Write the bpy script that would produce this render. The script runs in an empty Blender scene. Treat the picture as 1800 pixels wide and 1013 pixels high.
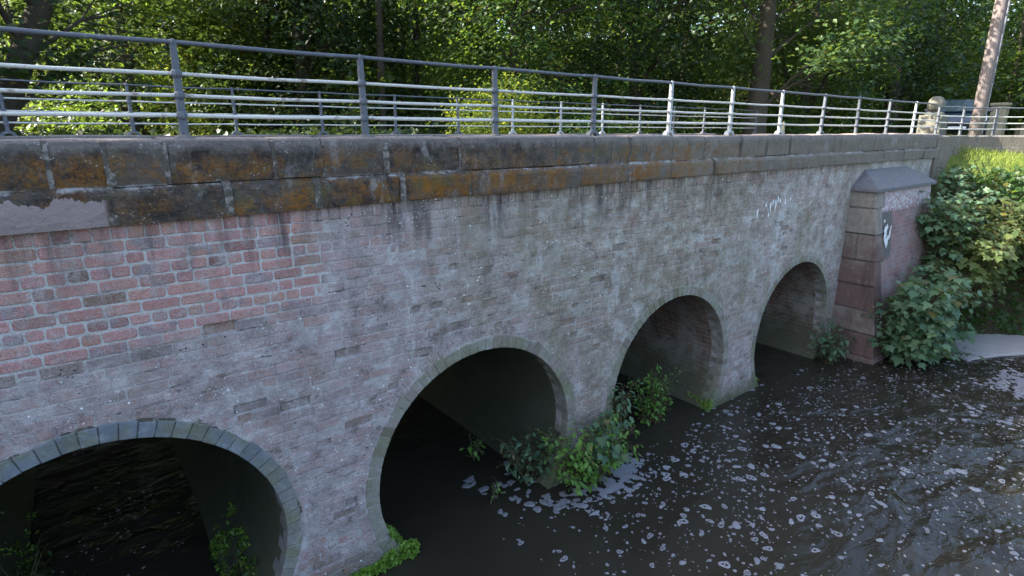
import bpy, math, random
import numpy as np
from mathutils import Vector, Matrix
R = math.radians
rng = np.random.default_rng(7)
random.seed(7)
S = bpy.context.scene
COL = S.collection
CH = .0955                    # height of a brick course
H = 4.65                      # eye height over the water

# ------------------------------------------------------------------ helpers
def tag(o, label=None, cat=None, group=None, kind=None):
    if label: o['label'] = label
    if cat: o['category'] = cat
    if group: o['group'] = group
    if kind: o['kind'] = kind
    return o

def empty(name, loc=(0, 0, 0), rz=0.0):
    o = bpy.data.objects.new(name, None); COL.objects.link(o)
    o.location = loc; o.rotation_euler = (0, 0, rz); o.empty_display_size = 0.2
    return o

def link(name, me, parent=None, loc=(0, 0, 0)):
    o = bpy.data.objects.new(name, me); COL.objects.link(o)
    o.location = loc
    if parent: o.parent = parent
    return o

class MB:
    """collects vertices and faces, then makes one mesh object"""
    def __init__(s): s.v = []; s.f = []; s.m = []; s.c = []; s.uv = None
    def add(s, vs, fs, m=0, c=(0.5, 0.5, 0.5)):
        b = len(s.v); s.v.extend([tuple(p) for p in vs]); s.c.extend([c] * len(vs))
        for f in fs: s.f.append(tuple(b + i for i in f)); s.m.append(m)
    def box(s, x0, x1, y0, y1, z0, z1, m=0, c=(0.5,)*3, jit=0.0):
        P = [(x, y, z) for z in (z0, z1) for y in (y0, y1) for x in (x0, x1)]
        if jit: P = [tuple(q + random.uniform(-jit, jit) for q in p) for p in P]
        s.add(P, [(0, 2, 3, 1), (4, 5, 7, 6), (0, 1, 5, 4), (2, 6, 7, 3), (0, 4, 6, 2), (1, 3, 7, 5)], m, c)
    def tube(s, pts, rad, n=8, m=0, c=(0.5,)*3, cap=True):
        pts = [Vector(p) for p in pts]
        if not hasattr(rad, '__len__'): rad = [rad] * len(pts)
        vs = []; fs = []
        t = (pts[1] - pts[0]).normalized()
        u = t.orthogonal().normalized()
        for i, p in enumerate(pts):
            if i < len(pts) - 1 and i > 0: t = (pts[i + 1] - pts[i - 1]).normalized()
            elif i > 0: t = (pts[i] - pts[i - 1]).normalized()
            u = (u - t * u.dot(t)).normalized(); w = t.cross(u)
            for k in range(n):
                a = 2 * math.pi * k / n
                vs.append(p + (u * math.cos(a) + w * math.sin(a)) * rad[i])
        for i in range(len(pts) - 1):
            for k in range(n):
                k2 = (k + 1) % n
                fs.append((i * n + k, i * n + k2, (i + 1) * n + k2, (i + 1) * n + k))
        if cap:
            fs.append(tuple(reversed(range(n)))); b = (len(pts) - 1) * n
            fs.append(tuple(b + k for k in range(n)))
        s.add(vs, fs, m, c)
    def lathe(s, prof, n=24, center=(0, 0, 0), m=0):
        vs = []; fs = []
        for r, z in prof:
            for k in range(n):
                a = 2 * math.pi * k / n
                vs.append((center[0] + r * math.cos(a), center[1] + r * math.sin(a), center[2] + z))
        for i in range(len(prof) - 1):
            for k in range(n):
                k2 = (k + 1) % n
                fs.append((i * n + k, i * n + k2, (i + 1) * n + k2, (i + 1) * n + k))
        s.add(vs, fs, m)
    def build(s, name, mats, parent=None, smooth=False, loc=(0, 0, 0), bevel=0.0, seg=2):
        me = bpy.data.meshes.new(name); me.from_pydata(s.v, [], s.f)
        if not isinstance(mats, (list, tuple)): mats = [mats]
        for m in mats: me.materials.append(m)
        if len(mats) > 1: me.polygons.foreach_set('material_index', s.m)
        a = me.attributes.new('tint', 'FLOAT_COLOR', 'POINT')
        arr = np.ones((len(s.v), 4), np.float32); arr[:, :3] = np.array(s.c, np.float32)
        a.data.foreach_set('color', arr.ravel())
        if smooth: me.polygons.foreach_set('use_smooth', [True] * len(me.polygons))
        me.update()
        o = link(name, me, parent, loc)
        if bevel:
            b = o.modifiers.new('Bevel', 'BEVEL'); b.width = bevel; b.segments = seg; b.limit_method = 'ANGLE'
            b.angle_limit = R(40)
        return o

def vnoise(x, y, seed=0):
    """value noise, vectorised"""
    r = np.random.default_rng(seed).random((256, 256))
    xi = np.floor(x).astype(int); yi = np.floor(y).astype(int)
    fx = x - xi; fy = y - yi; fx = fx * fx * (3 - 2 * fx); fy = fy * fy * (3 - 2 * fy)
    g = lambda a, b: r[a % 256, b % 256]
    return (g(xi, yi) * (1 - fx) + g(xi + 1, yi) * fx) * (1 - fy) + (g(xi, yi + 1) * (1 - fx) + g(xi + 1, yi + 1) * fx) * fy
def fbm(x, y, seed=0, o=4):
    x = np.asarray(x, float); y = np.asarray(y, float)
    s = 0; a = .5; t = 0
    for i in range(o):
        s = s + a * vnoise(x * 2 ** i, y * 2 ** i, seed + i); t += a; a *= .5
    return s / t

# ------------------------------------------------------------------ materials
class NT:
    def __init__(s, name):
        s.mat = bpy.data.materials.new(name); s.mat.use_nodes = True
        s.t = s.mat.node_tree; s.t.nodes.clear()
        s.out = s.n('ShaderNodeOutputMaterial')
    def n(s, t, **kw):
        o = s.t.nodes.new(t)
        for k, v in kw.items(): setattr(o, k, v)
        return o
    def set(s, sock, v):
        if isinstance(v, bpy.types.NodeSocket): s.t.links.new(v, sock)
        elif v is not None:
            try: sock.default_value = v
            except Exception: sock.default_value = tuple(v) + (1,)
    def pos(s): return s.n('ShaderNodeNewGeometry').outputs['Position']
    def obj(s): return s.n('ShaderNodeTexCoord').outputs['Object']
    def vec(s, v, sc=(1, 1, 1), off=(0, 0, 0)):
        m = s.n('ShaderNodeVectorMath', operation='MULTIPLY_ADD'); s.set(m.inputs[0], v)
        m.inputs[1].default_value = sc; m.inputs[2].default_value = off; return m.outputs[0]
    def noise(s, v, scale=5, detail=4, rough=.55, dist=0.0):
        m = s.n('ShaderNodeTexNoise'); s.set(m.inputs['Vector'], v); m.inputs['Scale'].default_value = scale
        m.inputs['Detail'].default_value = detail; m.inputs['Roughness'].default_value = rough
        m.inputs['Distortion'].default_value = dist; return m.outputs[0]
    def voro(s, v, scale=5, feature='F1', rand=1.0):
        m = s.n('ShaderNodeTexVoronoi', feature=feature); s.set(m.inputs['Vector'], v); m.inputs['Scale'].default_value = scale
        m.inputs['Randomness'].default_value = rand; return m
    def mth(s, op, a, b=None, c=None, clamp=False):
        m = s.n('ShaderNodeMath', operation=op, use_clamp=clamp); s.set(m.inputs[0], a)
        if b is not None: s.set(m.inputs[1], b)
        if c is not None: s.set(m.inputs[2], c)
        return m.outputs[0]
    def step(s, v, a, b, lo=0.0, hi=1.0):
        m = s.n('ShaderNodeMapRange', interpolation_type='SMOOTHSTEP'); s.set(m.inputs[0], v)
        m.inputs[1].default_value = a; m.inputs[2].default_value = b; m.inputs[3].default_value = lo; m.inputs[4].default_value = hi
        return m.outputs[0]
    def ramp(s, f, stops):
        m = s.n('ShaderNodeValToRGB'); s.set(m.inputs[0], f); e = m.color_ramp.elements
        while len(e) < len(stops): e.new(0.5)
        for q, (p, c) in zip(e, stops): q.position = p; q.color = tuple(c) + (1,)
        return m.outputs[0]
    def mix(s, f, a, b, mode='MIX'):
        m = s.n('ShaderNodeMix', data_type='RGBA', blend_type=mode); s.set(m.inputs[0], f); s.set(m.inputs[6], a); s.set(m.inputs[7], b)
        return m.outputs[2]
    def sep(s, v):
        m = s.n('ShaderNodeSeparateXYZ'); s.set(m.inputs[0], v); return m.outputs
    def attr(s, name='tint'):
        return s.n('ShaderNodeAttribute', attribute_name=name).outputs['Color']
    def bump(s, h, st=.3, d=.01, n=None):
        m = s.n('ShaderNodeBump'); s.set(m.inputs['Height'], h); m.inputs['Strength'].default_value = st
        m.inputs['Distance'].default_value = d
        if n: s.set(m.inputs['Normal'], n)
        return m.outputs[0]
    def bsdf(s, col, rough=.8, normal=None, spec=.3, metal=0.0, **kw):
        m = s.n('ShaderNodeBsdfPrincipled'); s.set(m.inputs['Base Color'], col); s.set(m.inputs['Roughness'], rough)
        s.set(m.inputs['Specular IOR Level'], spec); s.set(m.inputs['Metallic'], metal)
        if normal: s.set(m.inputs['Normal'], normal)
        for k, v in kw.items(): s.set(m.inputs[k], v)
        return m.outputs[0]
    def done(s, sh):
        s.t.links.new(sh, s.out.inputs[0]); return s.mat

def wall_material(kind):
    """weathered bridge brick: red stocks under an old grey wash, soot below the cornice, lichen, lime specks"""
    t = NT('weathered_' + kind); p = t.pos(); x, y, z = t.sep(p)
    n1 = t.noise(p, 1.3, 5, .6); n2 = t.noise(p, 6, 6, .65); n3 = t.noise(p, 30, 5, .68); n4 = t.noise(p, 120, 3, .6)
    n5 = t.noise(t.vec(p, (1, 1, 1.8), (4, 0, 2)), 11, 6, .7)
    at = t.attr(); r, g, b = t.sep(at)
    if kind == 'brick':
        base = t.ramp(r, [(0, (.17, .065, .05)), (.25, (.36, .15, .13)), (.5, (.46, .215, .20)), (.72, (.46, .225, .175)), (.86, (.30, .16, .10)), (.94, (.15, .085, .055)), (1, (.10, .075, .075))])
        base = t.mix(t.step(n3, .38, .75, 0, .6), base, t.mix(.6, base, (.50, .33, .34, 1)))
        base = t.mix(t.step(n5, .56, .70, 0, .7), base, (.085, .058, .05, 1))
        base = t.mix(t.mth('MULTIPLY', t.step(g, .72, .85), t.step(n2, .42, .55, 0, .8)), base, (.20, .17, .20, 1))
    else:
        base = t.mix(n3, (.36, .345, .335, 1), (.60, .585, .57, 1))
        base = t.mix(t.step(n5, .55, .72, 0, .5), base, (.20, .18, .16, 1))
    old = t.step(t.mth('ADD', x, t.mth('MULTIPLY', n1, 2.0)), 1.8, 4.5, .10, .48)
    if kind == 'brick': base = t.mix(old, base, t.mix(n2, (.13, .10, .08, 1), (.30, .23, .175, 1)))
    bx = t.step(t.mth('ADD', x, t.mth('MULTIPLY', t.mth('SUBTRACT', n1, .5), 1.2)), 1.45, 1.85)
    bz = t.step(t.mth('ADD', z, t.mth('MULTIPLY_ADD', x, -.09, t.mth('MULTIPLY', t.mth('SUBTRACT', n2, .5), .5))), 3.10, 2.94)
    area = t.mth('MAXIMUM', bx, bz)
    heavy = t.mth('MULTIPLY_ADD', t.step(n2, .22, .66), .34, t.mth('MULTIPLY_ADD', t.mth('SUBTRACT', b, .5), .32, t.mth('MULTIPLY_ADD', t.step(n5, .3, .65), .25, .36)), clamp=True)
    bare = t.step(t.noise(t.vec(p, (.6, 1, 1.6), (2, 0, 8)), 1.6, 8, .78), .50, .62, 1.0, .45)          # patches where the wash has gone
    heavy = t.mth('ADD', t.mth('MULTIPLY', heavy, bare), t.step(t.mth('ADD', x, z), 4.2, 6.6, .15, .11), clamp=True)
    patch = t.step(t.noise(t.vec(p, (.8, 1, 1.1), (12, 0, 3)), 1.1, 6, .7), .38, .62)
    lightw = t.mth('MULTIPLY_ADD', t.step(t.mth('ADD', t.mth('MULTIPLY', n2, .6), t.mth('MULTIPLY', n5, .4)), .46, .62), .72, .10)
    wash = t.n('ShaderNodeMix', data_type='FLOAT'); t.set(wash.inputs[0], area); t.set(wash.inputs[2], lightw); t.set(wash.inputs[3], heavy); wash = wash.outputs[0]
    far = t.step(t.mth('ADD', x, t.mth('MULTIPLY', t.mth('SUBTRACT', n1, .5), 3.5)), 2.0, 6.0)
    bl = t.noise(t.vec(p, (1, 1, 1.15), (4, 0, 9)), 3.4, 10, .78)
    w1 = t.ramp(bl, [(.35, (.12, .088, .088)), (.45, (.275, .23, .228)), (.55, (.395, .345, .345)), (.67, (.60, .57, .57))])
    w2 = t.ramp(bl, [(.36, (.075, .062, .046)), (.46, (.21, .18, .135)), (.55, (.33, .30, .245)), (.66, (.58, .56, .51))])
    w3 = t.ramp(bl, [(.36, (.11, .092, .075)), (.46, (.28, .25, .22)), (.55, (.40, .37, .34)), (.66, (.62, .60, .58))])
    wcol = t.mix(far, w1, w2); wcol = t.mix(t.step(t.mth('ADD', x, t.mth('MULTIPLY', t.mth('SUBTRACT', n1, .5), 4)), 7.0, 10.0), wcol, w3)
    wcol = t.mix(t.step(t.mth('ADD', z, t.mth('MULTIPLY', n1, .8)), 3.0, 1.4, 0, .6), wcol, w1)
    wcol = t.mix(t.mth('MULTIPLY', patch, .30), wcol, t.mix(n5, (.16, .125, .10, 1), (.33, .28, .24, 1)))
    c = t.mix(wash, base, wcol)
    c = t.mix(t.step(n4, .56, .70, 0, .5), c, (.55, .53, .51, 1)); c = t.mix(t.step(n4, .46, .34, 0, .5), c, (.07, .06, .055, 1))
    alg = t.mth('MULTIPLY', t.step(t.noise(t.vec(p, (1, 1, .7), (3, 0, 7)), .9, 6, .7), .45, .68), t.step(x, 1.5, 4.5, .10, .58))
    alg = t.mth('MULTIPLY', alg, t.step(n3, .25, .6, .5, 1.0))
    c = t.mix(alg, c, t.mix(n2, (.11, .10, .045, 1), (.22, .20, .105, 1)))
    blot = t.mth('MULTIPLY', t.step(t.noise(t.vec(p, (1, 1, 2.2), (9, 0, 3)), 3.0, 8, .75), .56, .66), .75)
    c = t.mix(t.mth('MULTIPLY', blot, area), c, t.mix(n5, (.055, .048, .042, 1), (.17, .12, .095, 1)))
    # open bed joints: short dark cracks along the courses
    fr = t.mth('FRACT', t.mth('ADD', t.mth('DIVIDE', t.mth('SUBTRACT', 3.885 + CH * 200, z), CH), t.mth('MULTIPLY', t.mth('SUBTRACT', n2, .5), .16)))
    bed = t.step(t.mth('ABSOLUTE', t.mth('SUBTRACT', fr, .94)), .11, .04)
    crk = t.mth('MULTIPLY', bed, t.step(t.noise(t.vec(p, (.8, 1, 2.2), (1, 0, 5)), 4.6, 8, .8), .575, .63))
    c = t.mix(t.mth('MULTIPLY', t.mth('MULTIPLY', crk, area), .85), c, (.035, .03, .027, 1))
    # soot streaks running down from the cornice
    st = t.noise(t.vec(p, (1, 1, .11)), 5.2, 8, .75)
    top = t.mth('MULTIPLY', t.step(t.mth('ADD', z, t.mth('MULTIPLY', t.mth('SUBTRACT', st, .5), 1.5)), 3.42, 4.0), t.step(st, .40, .58))
    top = t.mth('MULTIPLY', top, t.step(t.noise(t.vec(p, (1, 1, .3), (6, 0, 0)), 1.7, 5, .7), .40, .60, .12, 1.0)); top = t.mth('MULTIPLY', top, t.step(x, -1, 2.0, .6, .9)); top = t.mth('MULTIPLY', top, t.step(x, 6.0, 11.0, 1, .45))
    c = t.mix(top, c, t.mix(n2, (.045, .035, .042, 1), (.115, .095, .085, 1)))
    lime = t.mth('MULTIPLY', t.step(t.noise(t.vec(p, (1, 1, .25), (5, 0, 1)), 2.6, 8, .72), .55, .70), t.step(n3, .3, .6, .1, .7))
    c = t.mix(lime, c, (.54, .545, .55, 1))
    c = t.mix(t.step(t.mth('ADD', z, t.mth('MULTIPLY', n2, .45)), .72, .20, 0, .85), c, t.mix(n2, (.05, .05, .03, 1), (.085, .10, .035, 1)))
    v = t.voro(p, 30); sp = t.mth('MULTIPLY', t.step(v.outputs['Distance'], .24, .13), t.step(t.noise(p, 2.2, 4, .65), .46, .58))
    sp = t.mth('MULTIPLY', sp, t.step(t.noise(p, 50, 2), .50, .57))
    c = t.mix(t.mth('MULTIPLY', sp, t.mth('MULTIPLY', area, .95)), c, (.74, .74, .72, 1))
    v3 = t.voro(p, 11); s3 = t.mth('MULTIPLY', t.step(v3.outputs['Distance'], .115, .075), t.step(t.noise(p, 1.7, 4, .65), .47, .56))
    c = t.mix(t.mth('MULTIPLY', s3, area), c, (.82, .82, .82, 1))
    v2 = t.voro(t.vec(p, (1, 1, 1.5), (.37, 0, .61)), 17); pit = t.mth('MULTIPLY', t.step(v2.outputs['Distance'], .20, .10), t.step(t.noise(p, 1.9, 4, .65), .52, .62))
    c = t.mix(t.mth('MULTIPLY', pit, t.mth('MULTIPLY_ADD', area, .7, .3)), c, (.022, .019, .017, 1))
    hh = t.mth('ADD', t.mth('ADD', t.mth('MULTIPLY', t.mth('ADD', n3, t.mth('MULTIPLY', bl, .8)), .8), t.mth('MULTIPLY', n5, .6)), t.mth('ADD', t.mth('MULTIPLY', n4, .3), t.mth('MULTIPLY', t.mth('ADD', pit, crk), -1.3)))
    return t.done(t.bsdf(c, .92, t.bump(hh, .75, .014), .2))

def coping_material():
    t = NT('sooty_sandstone'); p = t.pos(); x, y, z = t.sep(p)
    n1 = t.noise(p, 2.0, 6, .68); n2 = t.noise(p, 8, 8, .72); n3 = t.noise(p, 40, 5, .7); n4 = t.noise(t.vec(p, (1, 1, .16), (2, 0, 0)), 9, 7, .7)
    r, g, b = t.sep(t.attr())
    far = t.step(t.mth('ADD', x, t.mth('MULTIPLY', n1, 3)), 4.0, 9.5)
    dark = t.mix(t.step(n2, .3, .7), (.022, .020, .023, 1), (.105, .085, .068, 1))
    grey = t.mix(n4, (.11, .095, .075, 1), (.30, .27, .225, 1))
    c = t.mix(t.mth('MULTIPLY', far, .8), dark, grey); c = t.mix(t.mth('MULTIPLY', t.step(n4, .52, .68), .6), c, (.035, .03, .028, 1)); c = t.mix(t.mth('MULTIPLY', t.step(n3, .55, .68), .45), c, (.26, .235, .21, 1))
    c = t.mix(t.mth('MULTIPLY', t.step(r, .5, 1), .3), c, (.15, .125, .105, 1))
    li = t.mth('MULTIPLY', t.step(t.noise(t.vec(p, (1, 1, 1.2), (0, 0, 4)), 2.9, 9, .78), .44, .60), t.step(n3, .36, .56, .08, 1))
    li = t.mth('MULTIPLY', li, t.step(t.mth('ADD', z, t.mth('MULTIPLY', n2, .16)), 4.66, 4.48)); li = t.mth('MULTIPLY', li, t.step(x, 5.5, 11, 1.0, .12))
    low = t.mth('MULTIPLY', t.step(z, 4.26, 4.22), t.mth('MULTIPLY', t.step(x, 1.2, 2.6), t.step(x, 8.0, 6.0)))
    li = t.mth('MAXIMUM', li, t.mth('MULTIPLY', low, t.step(t.noise(t.vec(p, (1, 1, .5), (0, 3, 4)), 3.2, 9, .78), .45, .60)))
    c = t.mix(t.mth('MULTIPLY', li, t.step(g, .0, .7, .55, 1.0)), c, t.mix(n2, (.135, .055, .014, 1), (.29, .135, .025, 1)))
    c = t.mix(t.mth('MULTIPLY', t.step(t.noise(t.vec(p, (1, 1, 1), (9, 0, 4)), 3.6, 6, .7), .54, .68), .5), c, (.10, .105, .045, 1))
    pale = t.mth('MULTIPLY', t.step(t.noise(t.vec(p, (1, 1, .5), (7, 0, 2)), 3.4, 8, .75), .54, .70), .7)
    c = t.mix(pale, c, t.mix(n3, (.17, .16, .155, 1), (.40, .385, .37, 1)))
    # grey lichen and rubbed edge near the top, pale mortar lying on the ledge between the courses
    c = t.mix(t.mth('MULTIPLY', t.step(t.mth('ADD', z, t.mth('MULTIPLY', n2, .22)), 4.58, 4.70), .6), c, t.mix(n3, (.12, .105, .10, 1), (.30, .27, .255, 1)))
    c = t.mix(t.step(t.mth('ADD', z, t.mth('MULTIPLY', t.mth('SUBTRACT', n3, .5), .03)), 4.582, 4.605, 0, .8), c, t.mix(n2, (.22, .175, .16, 1), (.42, .35, .32, 1)))
    led = t.mth('MULTIPLY', t.mth('MULTIPLY', t.step(t.mth('ADD', z, t.mth('MULTIPLY', t.mth('SUBTRACT', n3, .5), .05)), 4.235, 4.262), t.step(z, 4.285, 4.272)), t.step(t.noise(t.vec(p, (1, 1, 1), (3, 1, 2)), 3.5, 8, .75), .48, .60))
    c = t.mix(led, c, t.mix(n3, (.15, .145, .15, 1), (.52, .50, .49, 1)))
    sp = t.mth('MULTIPLY', t.step(t.mth('ADD', x, t.mth('MULTIPLY', n2, .10)), .26, .22), t.step(t.mth('ADD', z, t.mth('MULTIPLY', t.noise(t.vec(p, (1, .2, .4)), 5.5, 5, .65), .34)), 4.37, 4.362))
    sp = t.mth('MULTIPLY', sp, t.step(z, 3.9, 3.95))
    c = t.mix(sp, c, t.mix(n2, (.24, .20, .195, 1), (.37, .29, .28, 1)))
    v = t.voro(p, 34); s2 = t.mth('MULTIPLY', t.step(v.outputs['Distance'], .24, .1), t.step(t.noise(p, 4, 3), .54, .62))
    c = t.mix(t.mth('MULTIPLY', s2, .7), c, (.5, .5, .47, 1))
    return t.done(t.bsdf(c, .93, t.bump(t.mth('ADD', n2, t.mth('MULTIPLY', n3, .6)), 1.0, .035), .2))

def joint_material():
    t = NT('pale_lime_joint'); p = t.pos(); n = t.noise(p, 14, 6, .7); x, y, z = t.sep(p)
    w = t.mth('MULTIPLY', t.step(n, .47, .60), t.step(x, 2.0, 5.0, .85, .3))
    c = t.mix(w, t.mix(t.noise(p, 30, 4), (.03, .027, .024, 1), (.13, .11, .09, 1)), (.25, .225, .205, 1))
    return t.done(t.bsdf(c, .95, t.bump(n, .8, .015)))

def ring_material():
    t = NT('blue_ring_brick'); p = t.pos(); x, y, z = t.sep(p); r, g, b = t.sep(t.attr())
    n1 = t.noise(p, 2.5, 5, .6); n2 = t.noise(p, 14, 6, .65); n3 = t.noise(p, 60, 4, .6)
    blue = t.mix(t.mth('MULTIPLY_ADD', r, .55, t.mth('MULTIPLY', n2, .4)), (.085, .098, .118, 1), (.22, .24, .262, 1))
    pale = t.mix(n2, (.15, .145, .11, 1), (.32, .305, .26, 1)); pale = t.mix(t.mth('MULTIPLY', t.step(r, .35, 1), .75), pale, t.mix(g, (.11, .085, .07, 1), (.26, .20, .175, 1)))
    c = t.mix(t.step(t.mth('ADD', x, t.mth('MULTIPLY_ADD', n1, 1.2, t.mth('MULTIPLY', z, -.55))), .25, 1.7), blue, pale)
    c = t.mix(t.step(n2, .5, .75, 0, .6), c, (.30, .32, .33, 1))
    c = t.mix(t.mth('MULTIPLY', t.step(n1, .45, .62), .65), c, t.mix(n2, (.09, .09, .04, 1), (.20, .195, .11, 1))); c = t.mix(t.step(n3, .56, .7, 0, .5), c, (.05, .045, .04, 1))
    c = t.mix(t.step(t.mth('ADD', z, t.mth('MULTIPLY', n2, .4)), .75, .2, 0, .85), c, t.mix(n2, (.045, .05, .03, 1), (.08, .11, .03, 1)))
    return t.done(t.bsdf(c, .85, t.bump(t.mth('ADD', n2, n3), .4, .006), .3))

def barrel_material():
    t = NT('damp_shaded_barrel_brick'); uv = t.n('ShaderNodeUVMap').outputs[0]; p = t.pos(); x, y, z = t.sep(p)
    n1 = t.noise(p, 1.6, 5, .65); n2 = t.noise(p, 8, 6, .65)
    wv = t.n('ShaderNodeVectorMath', operation='MULTIPLY_ADD'); t.set(wv.inputs[0], t.n('ShaderNodeTexNoise').outputs[1]); wv.inputs[1].default_value = (.01, .01, 0); t.set(wv.inputs[2], uv)
    b = t.n('ShaderNodeTexBrick'); t.set(b.inputs['Vector'], wv.outputs[0]); b.inputs['Scale'].default_value = 1
    b.inputs['Brick Width'].default_value = .23; b.inputs['Row Height'].default_value = .086; b.inputs['Mortar Size'].default_value = .008
    b.inputs['Mortar Smooth'].default_value = .4; b.inputs['Bias'].default_value = -.2
    b.inputs['Color1'].default_value = (.22, .12, .085, 1); b.inputs['Color2'].default_value = (.12, .085, .065, 1); b.inputs['Mortar'].default_value = (.26, .235, .20, 1)
    c = t.mix(t.step(n1, .42, .66, 0, .8), b.outputs[0], (.27, .255, .22, 1))
    c = t.mix(t.step(n2, .5, .7, 0, .7), c, (.05, .045, .035, 1))
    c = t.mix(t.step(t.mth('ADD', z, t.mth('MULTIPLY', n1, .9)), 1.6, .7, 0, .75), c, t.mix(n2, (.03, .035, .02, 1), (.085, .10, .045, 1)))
    c = t.mix(t.step(x, 6.0, 4.8, 0, .85), c, t.mix(n2, (.028, .032, .018, 1), (.095, .10, .055, 1)))  # left two barrels mixed to dark moss green, painting in deeper gloom
    hb = t.mth('ADD', t.mth('MULTIPLY', b.outputs[1], -1), t.mth('MULTIPLY', n2, .6))
    return t.done(t.bsdf(c, .85, t.bump(hb, .5, .01), .3))

def simple_noise(name, c1, c2, scale=8, rough=.85, bump=.3, c3=None, obj=False, spec=.3, dist=.01, metal=0.0, stretch=(1, 1, 1)):
    t = NT(name); p = t.obj() if obj else t.pos(); p = t.vec(p, stretch)
    n = t.noise(p, scale, 6, .65); n2 = t.noise(p, scale * 5, 4, .6)
    c = t.mix(n, tuple(c1) + (1,), tuple(c2) + (1,))
    if c3: c = t.mix(t.step(n2, .52, .68, 0, .8), c, tuple(c3) + (1,))
    return t.done(t.bsdf(c, rough, t.bump(t.mth('ADD', n, t.mth('MULTIPLY', n2, .5)), bump, dist), spec, metal))

def leaf_material(name, dark, light, trans, tmix=.45, gloss=.45, objrand=False):
    t = NT(name); r, g, b = t.sep(t.attr())
    c = t.mix(r, tuple(dark) + (1,), tuple(light) + (1,))
    c = t.mix(t.mth('MULTIPLY', t.step(g, .93, 1.0), .7), c, (.16, .10, .02, 1))
    tr = t.mix(r, tuple(k * .75 for k in trans) + (1,), tuple(trans) + (1,))
    d = t.bsdf(c, gloss, None, .4)
    tl = t.n('ShaderNodeBsdfTranslucent'); t.set(tl.inputs[0], tr)
    m = t.n('ShaderNodeMixShader'); m.inputs[0].default_value = tmix; t.set(m.inputs[1], d); t.set(m.inputs[2], tl.outputs[0])
    return t.done(m.outputs[0])

def water_material():
    t = NT('peaty_river_water'); p = t.pos(); x, y, z = t.sep(p)
    q = t.vec(p, (.55, 1.0, 1)); 
    a = t.noise(q, 1.7, 2, .45, .5); b = t.noise(q, 4.6, 3, .5, .8); c = t.noise(p, 17, 3, .5)
    ampl = t.mth('MAXIMUM', t.step(t.mth('ADD', x, t.mth('MULTIPLY', y, -.9)), 7.0, 12.5, .10, 1.35), t.step(y, .8, 4.0, 0, 2.4))
    h = t.mth('MULTIPLY', t.mth('ADD', a, t.mth('ADD', t.mth('MULTIPLY', b, .24), t.mth('MULTIPLY', c, .03))), ampl)
    col = t.mix(t.noise(p, .8, 3), (.021, .0185, .0135, 1), (.036, .031, .022, 1))
    return t.done(t.bsdf(col, .07, t.bump(h, .62, .26), .5, IOR=1.333))

def paint_metal(name, col, under, thr=.5):
    t = NT(name); p = t.pos(); n = t.noise(t.vec(p, (.5, 1, 1)), 22, 6, .7); n2 = t.noise(p, 90, 3)
    c = t.mix(t.step(n, thr, thr + .1), tuple(col) + (1,), tuple(under) + (1,))
    c = t.mix(t.step(n2, .6, .7, 0, .6), c, (.10, .05, .035, 1))
    return t.done(t.bsdf(c, .55, t.bump(n, .25, .004), .4))

M = {}
M['brick'] = wall_material('brick'); M['mortar'] = wall_material('mortar')
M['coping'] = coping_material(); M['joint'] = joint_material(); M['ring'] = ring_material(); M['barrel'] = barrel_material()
M['white_rail'] = paint_metal('worn_white_paint', (.50, .495, .455), (.24, .19, .17), .56)
M['grey_rail'] = paint_metal('blue_grey_paint', (.085, .095, .115), (.21, .22, .24), .58)
M['sunlit_post'] = paint_metal('sunlit_grey_paint', (.36, .375, .38), (.12, .13, .145), .56)  # paler copy of the post paint, standing in for sunlight on some posts
M['lead'] = simple_noise('lead_and_mortar', (.06, .058, .058), (.20, .19, .18), 20, .8)
def quoin_material():
    t = NT('red_sandstone_quoin'); p = t.pos(); x, y, z = t.sep(p); r, g, b = t.sep(t.attr())
    n = t.noise(p, 2.6, 7, .7); n2 = t.noise(p, 11, 6, .7); st = t.noise(t.vec(p, (1, 1, .15)), 6, 6, .7)
    red = t.mix(n2, (.075, .046, .042, 1), (.18, .118, .10, 1)); gry = t.mix(n2, (.12, .105, .09, 1), (.31, .275, .235, 1))
    k = t.mth('ADD', t.mth('MULTIPLY', r, .55), t.mth('ADD', t.mth('MULTIPLY', n, .7), t.step(z, 1.0, 3.3, -.25, .22)))
    c = t.mix(t.step(k, .48, .80), red, gry)
    c = t.mix(t.mth('MULTIPLY', t.step(st, .5, .66), .6), c, (.055, .045, .04, 1))
    c = t.mix(t.step(n2, .60, .72, 0, .5), c, (.38, .36, .33, 1))
    return t.done(t.bsdf(c, .9, t.bump(t.mth('ADD', n, n2), .9, .02), .2))
M['red_stone'] = quoin_material()
M['slate'] = simple_noise('dark_cap_stone', (.085, .083, .09), (.16, .155, .16), 5, .85, .4, (.20, .19, .18))
M['lime_paint'] = simple_noise('white_paint', (.62, .63, .64), (.75, .75, .74), 14, .7, .3)
M['asphalt'] = simple_noise('asphalt', (.04, .04, .04), (.065, .063, .06), 14, .9, .3)
M['concrete'] = simple_noise('pale_concrete', (.20, .195, .195), (.42, .41, .41), 1.6, .6, .8, (.27, .26, .24))
M['bark'] = simple_noise('tree_bark', (.035, .028, .022), (.095, .078, .06), 7, .95, .9, (.06, .07, .04), dist=.03, stretch=(1, 1, .25))
M['pole'] = simple_noise('weathered_pole_wood', (.12, .095, .09), (.24, .205, .195), 6, .85, .5, (.08, .06, .055), stretch=(1, 1, .12))
M['pillar'] = simple_noise('grey_buff_stone', (.10, .095, .08), (.19, .18, .15), 6, .9, .4, (.14, .14, .09))
M['buff'] = simple_noise('buff_stone', (.26, .235, .16), (.38, .345, .25), 6, .9, .4)
M['leaf_a'] = leaf_material('leaf_mid_green', (.018, .048, .014), (.06, .12, .027), (.22, .34, .04))
M['leaf_b'] = leaf_material('leaf_yellow_green', (.05, .095, .016), (.12, .175, .03), (.46, .52, .06), .5)
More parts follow.
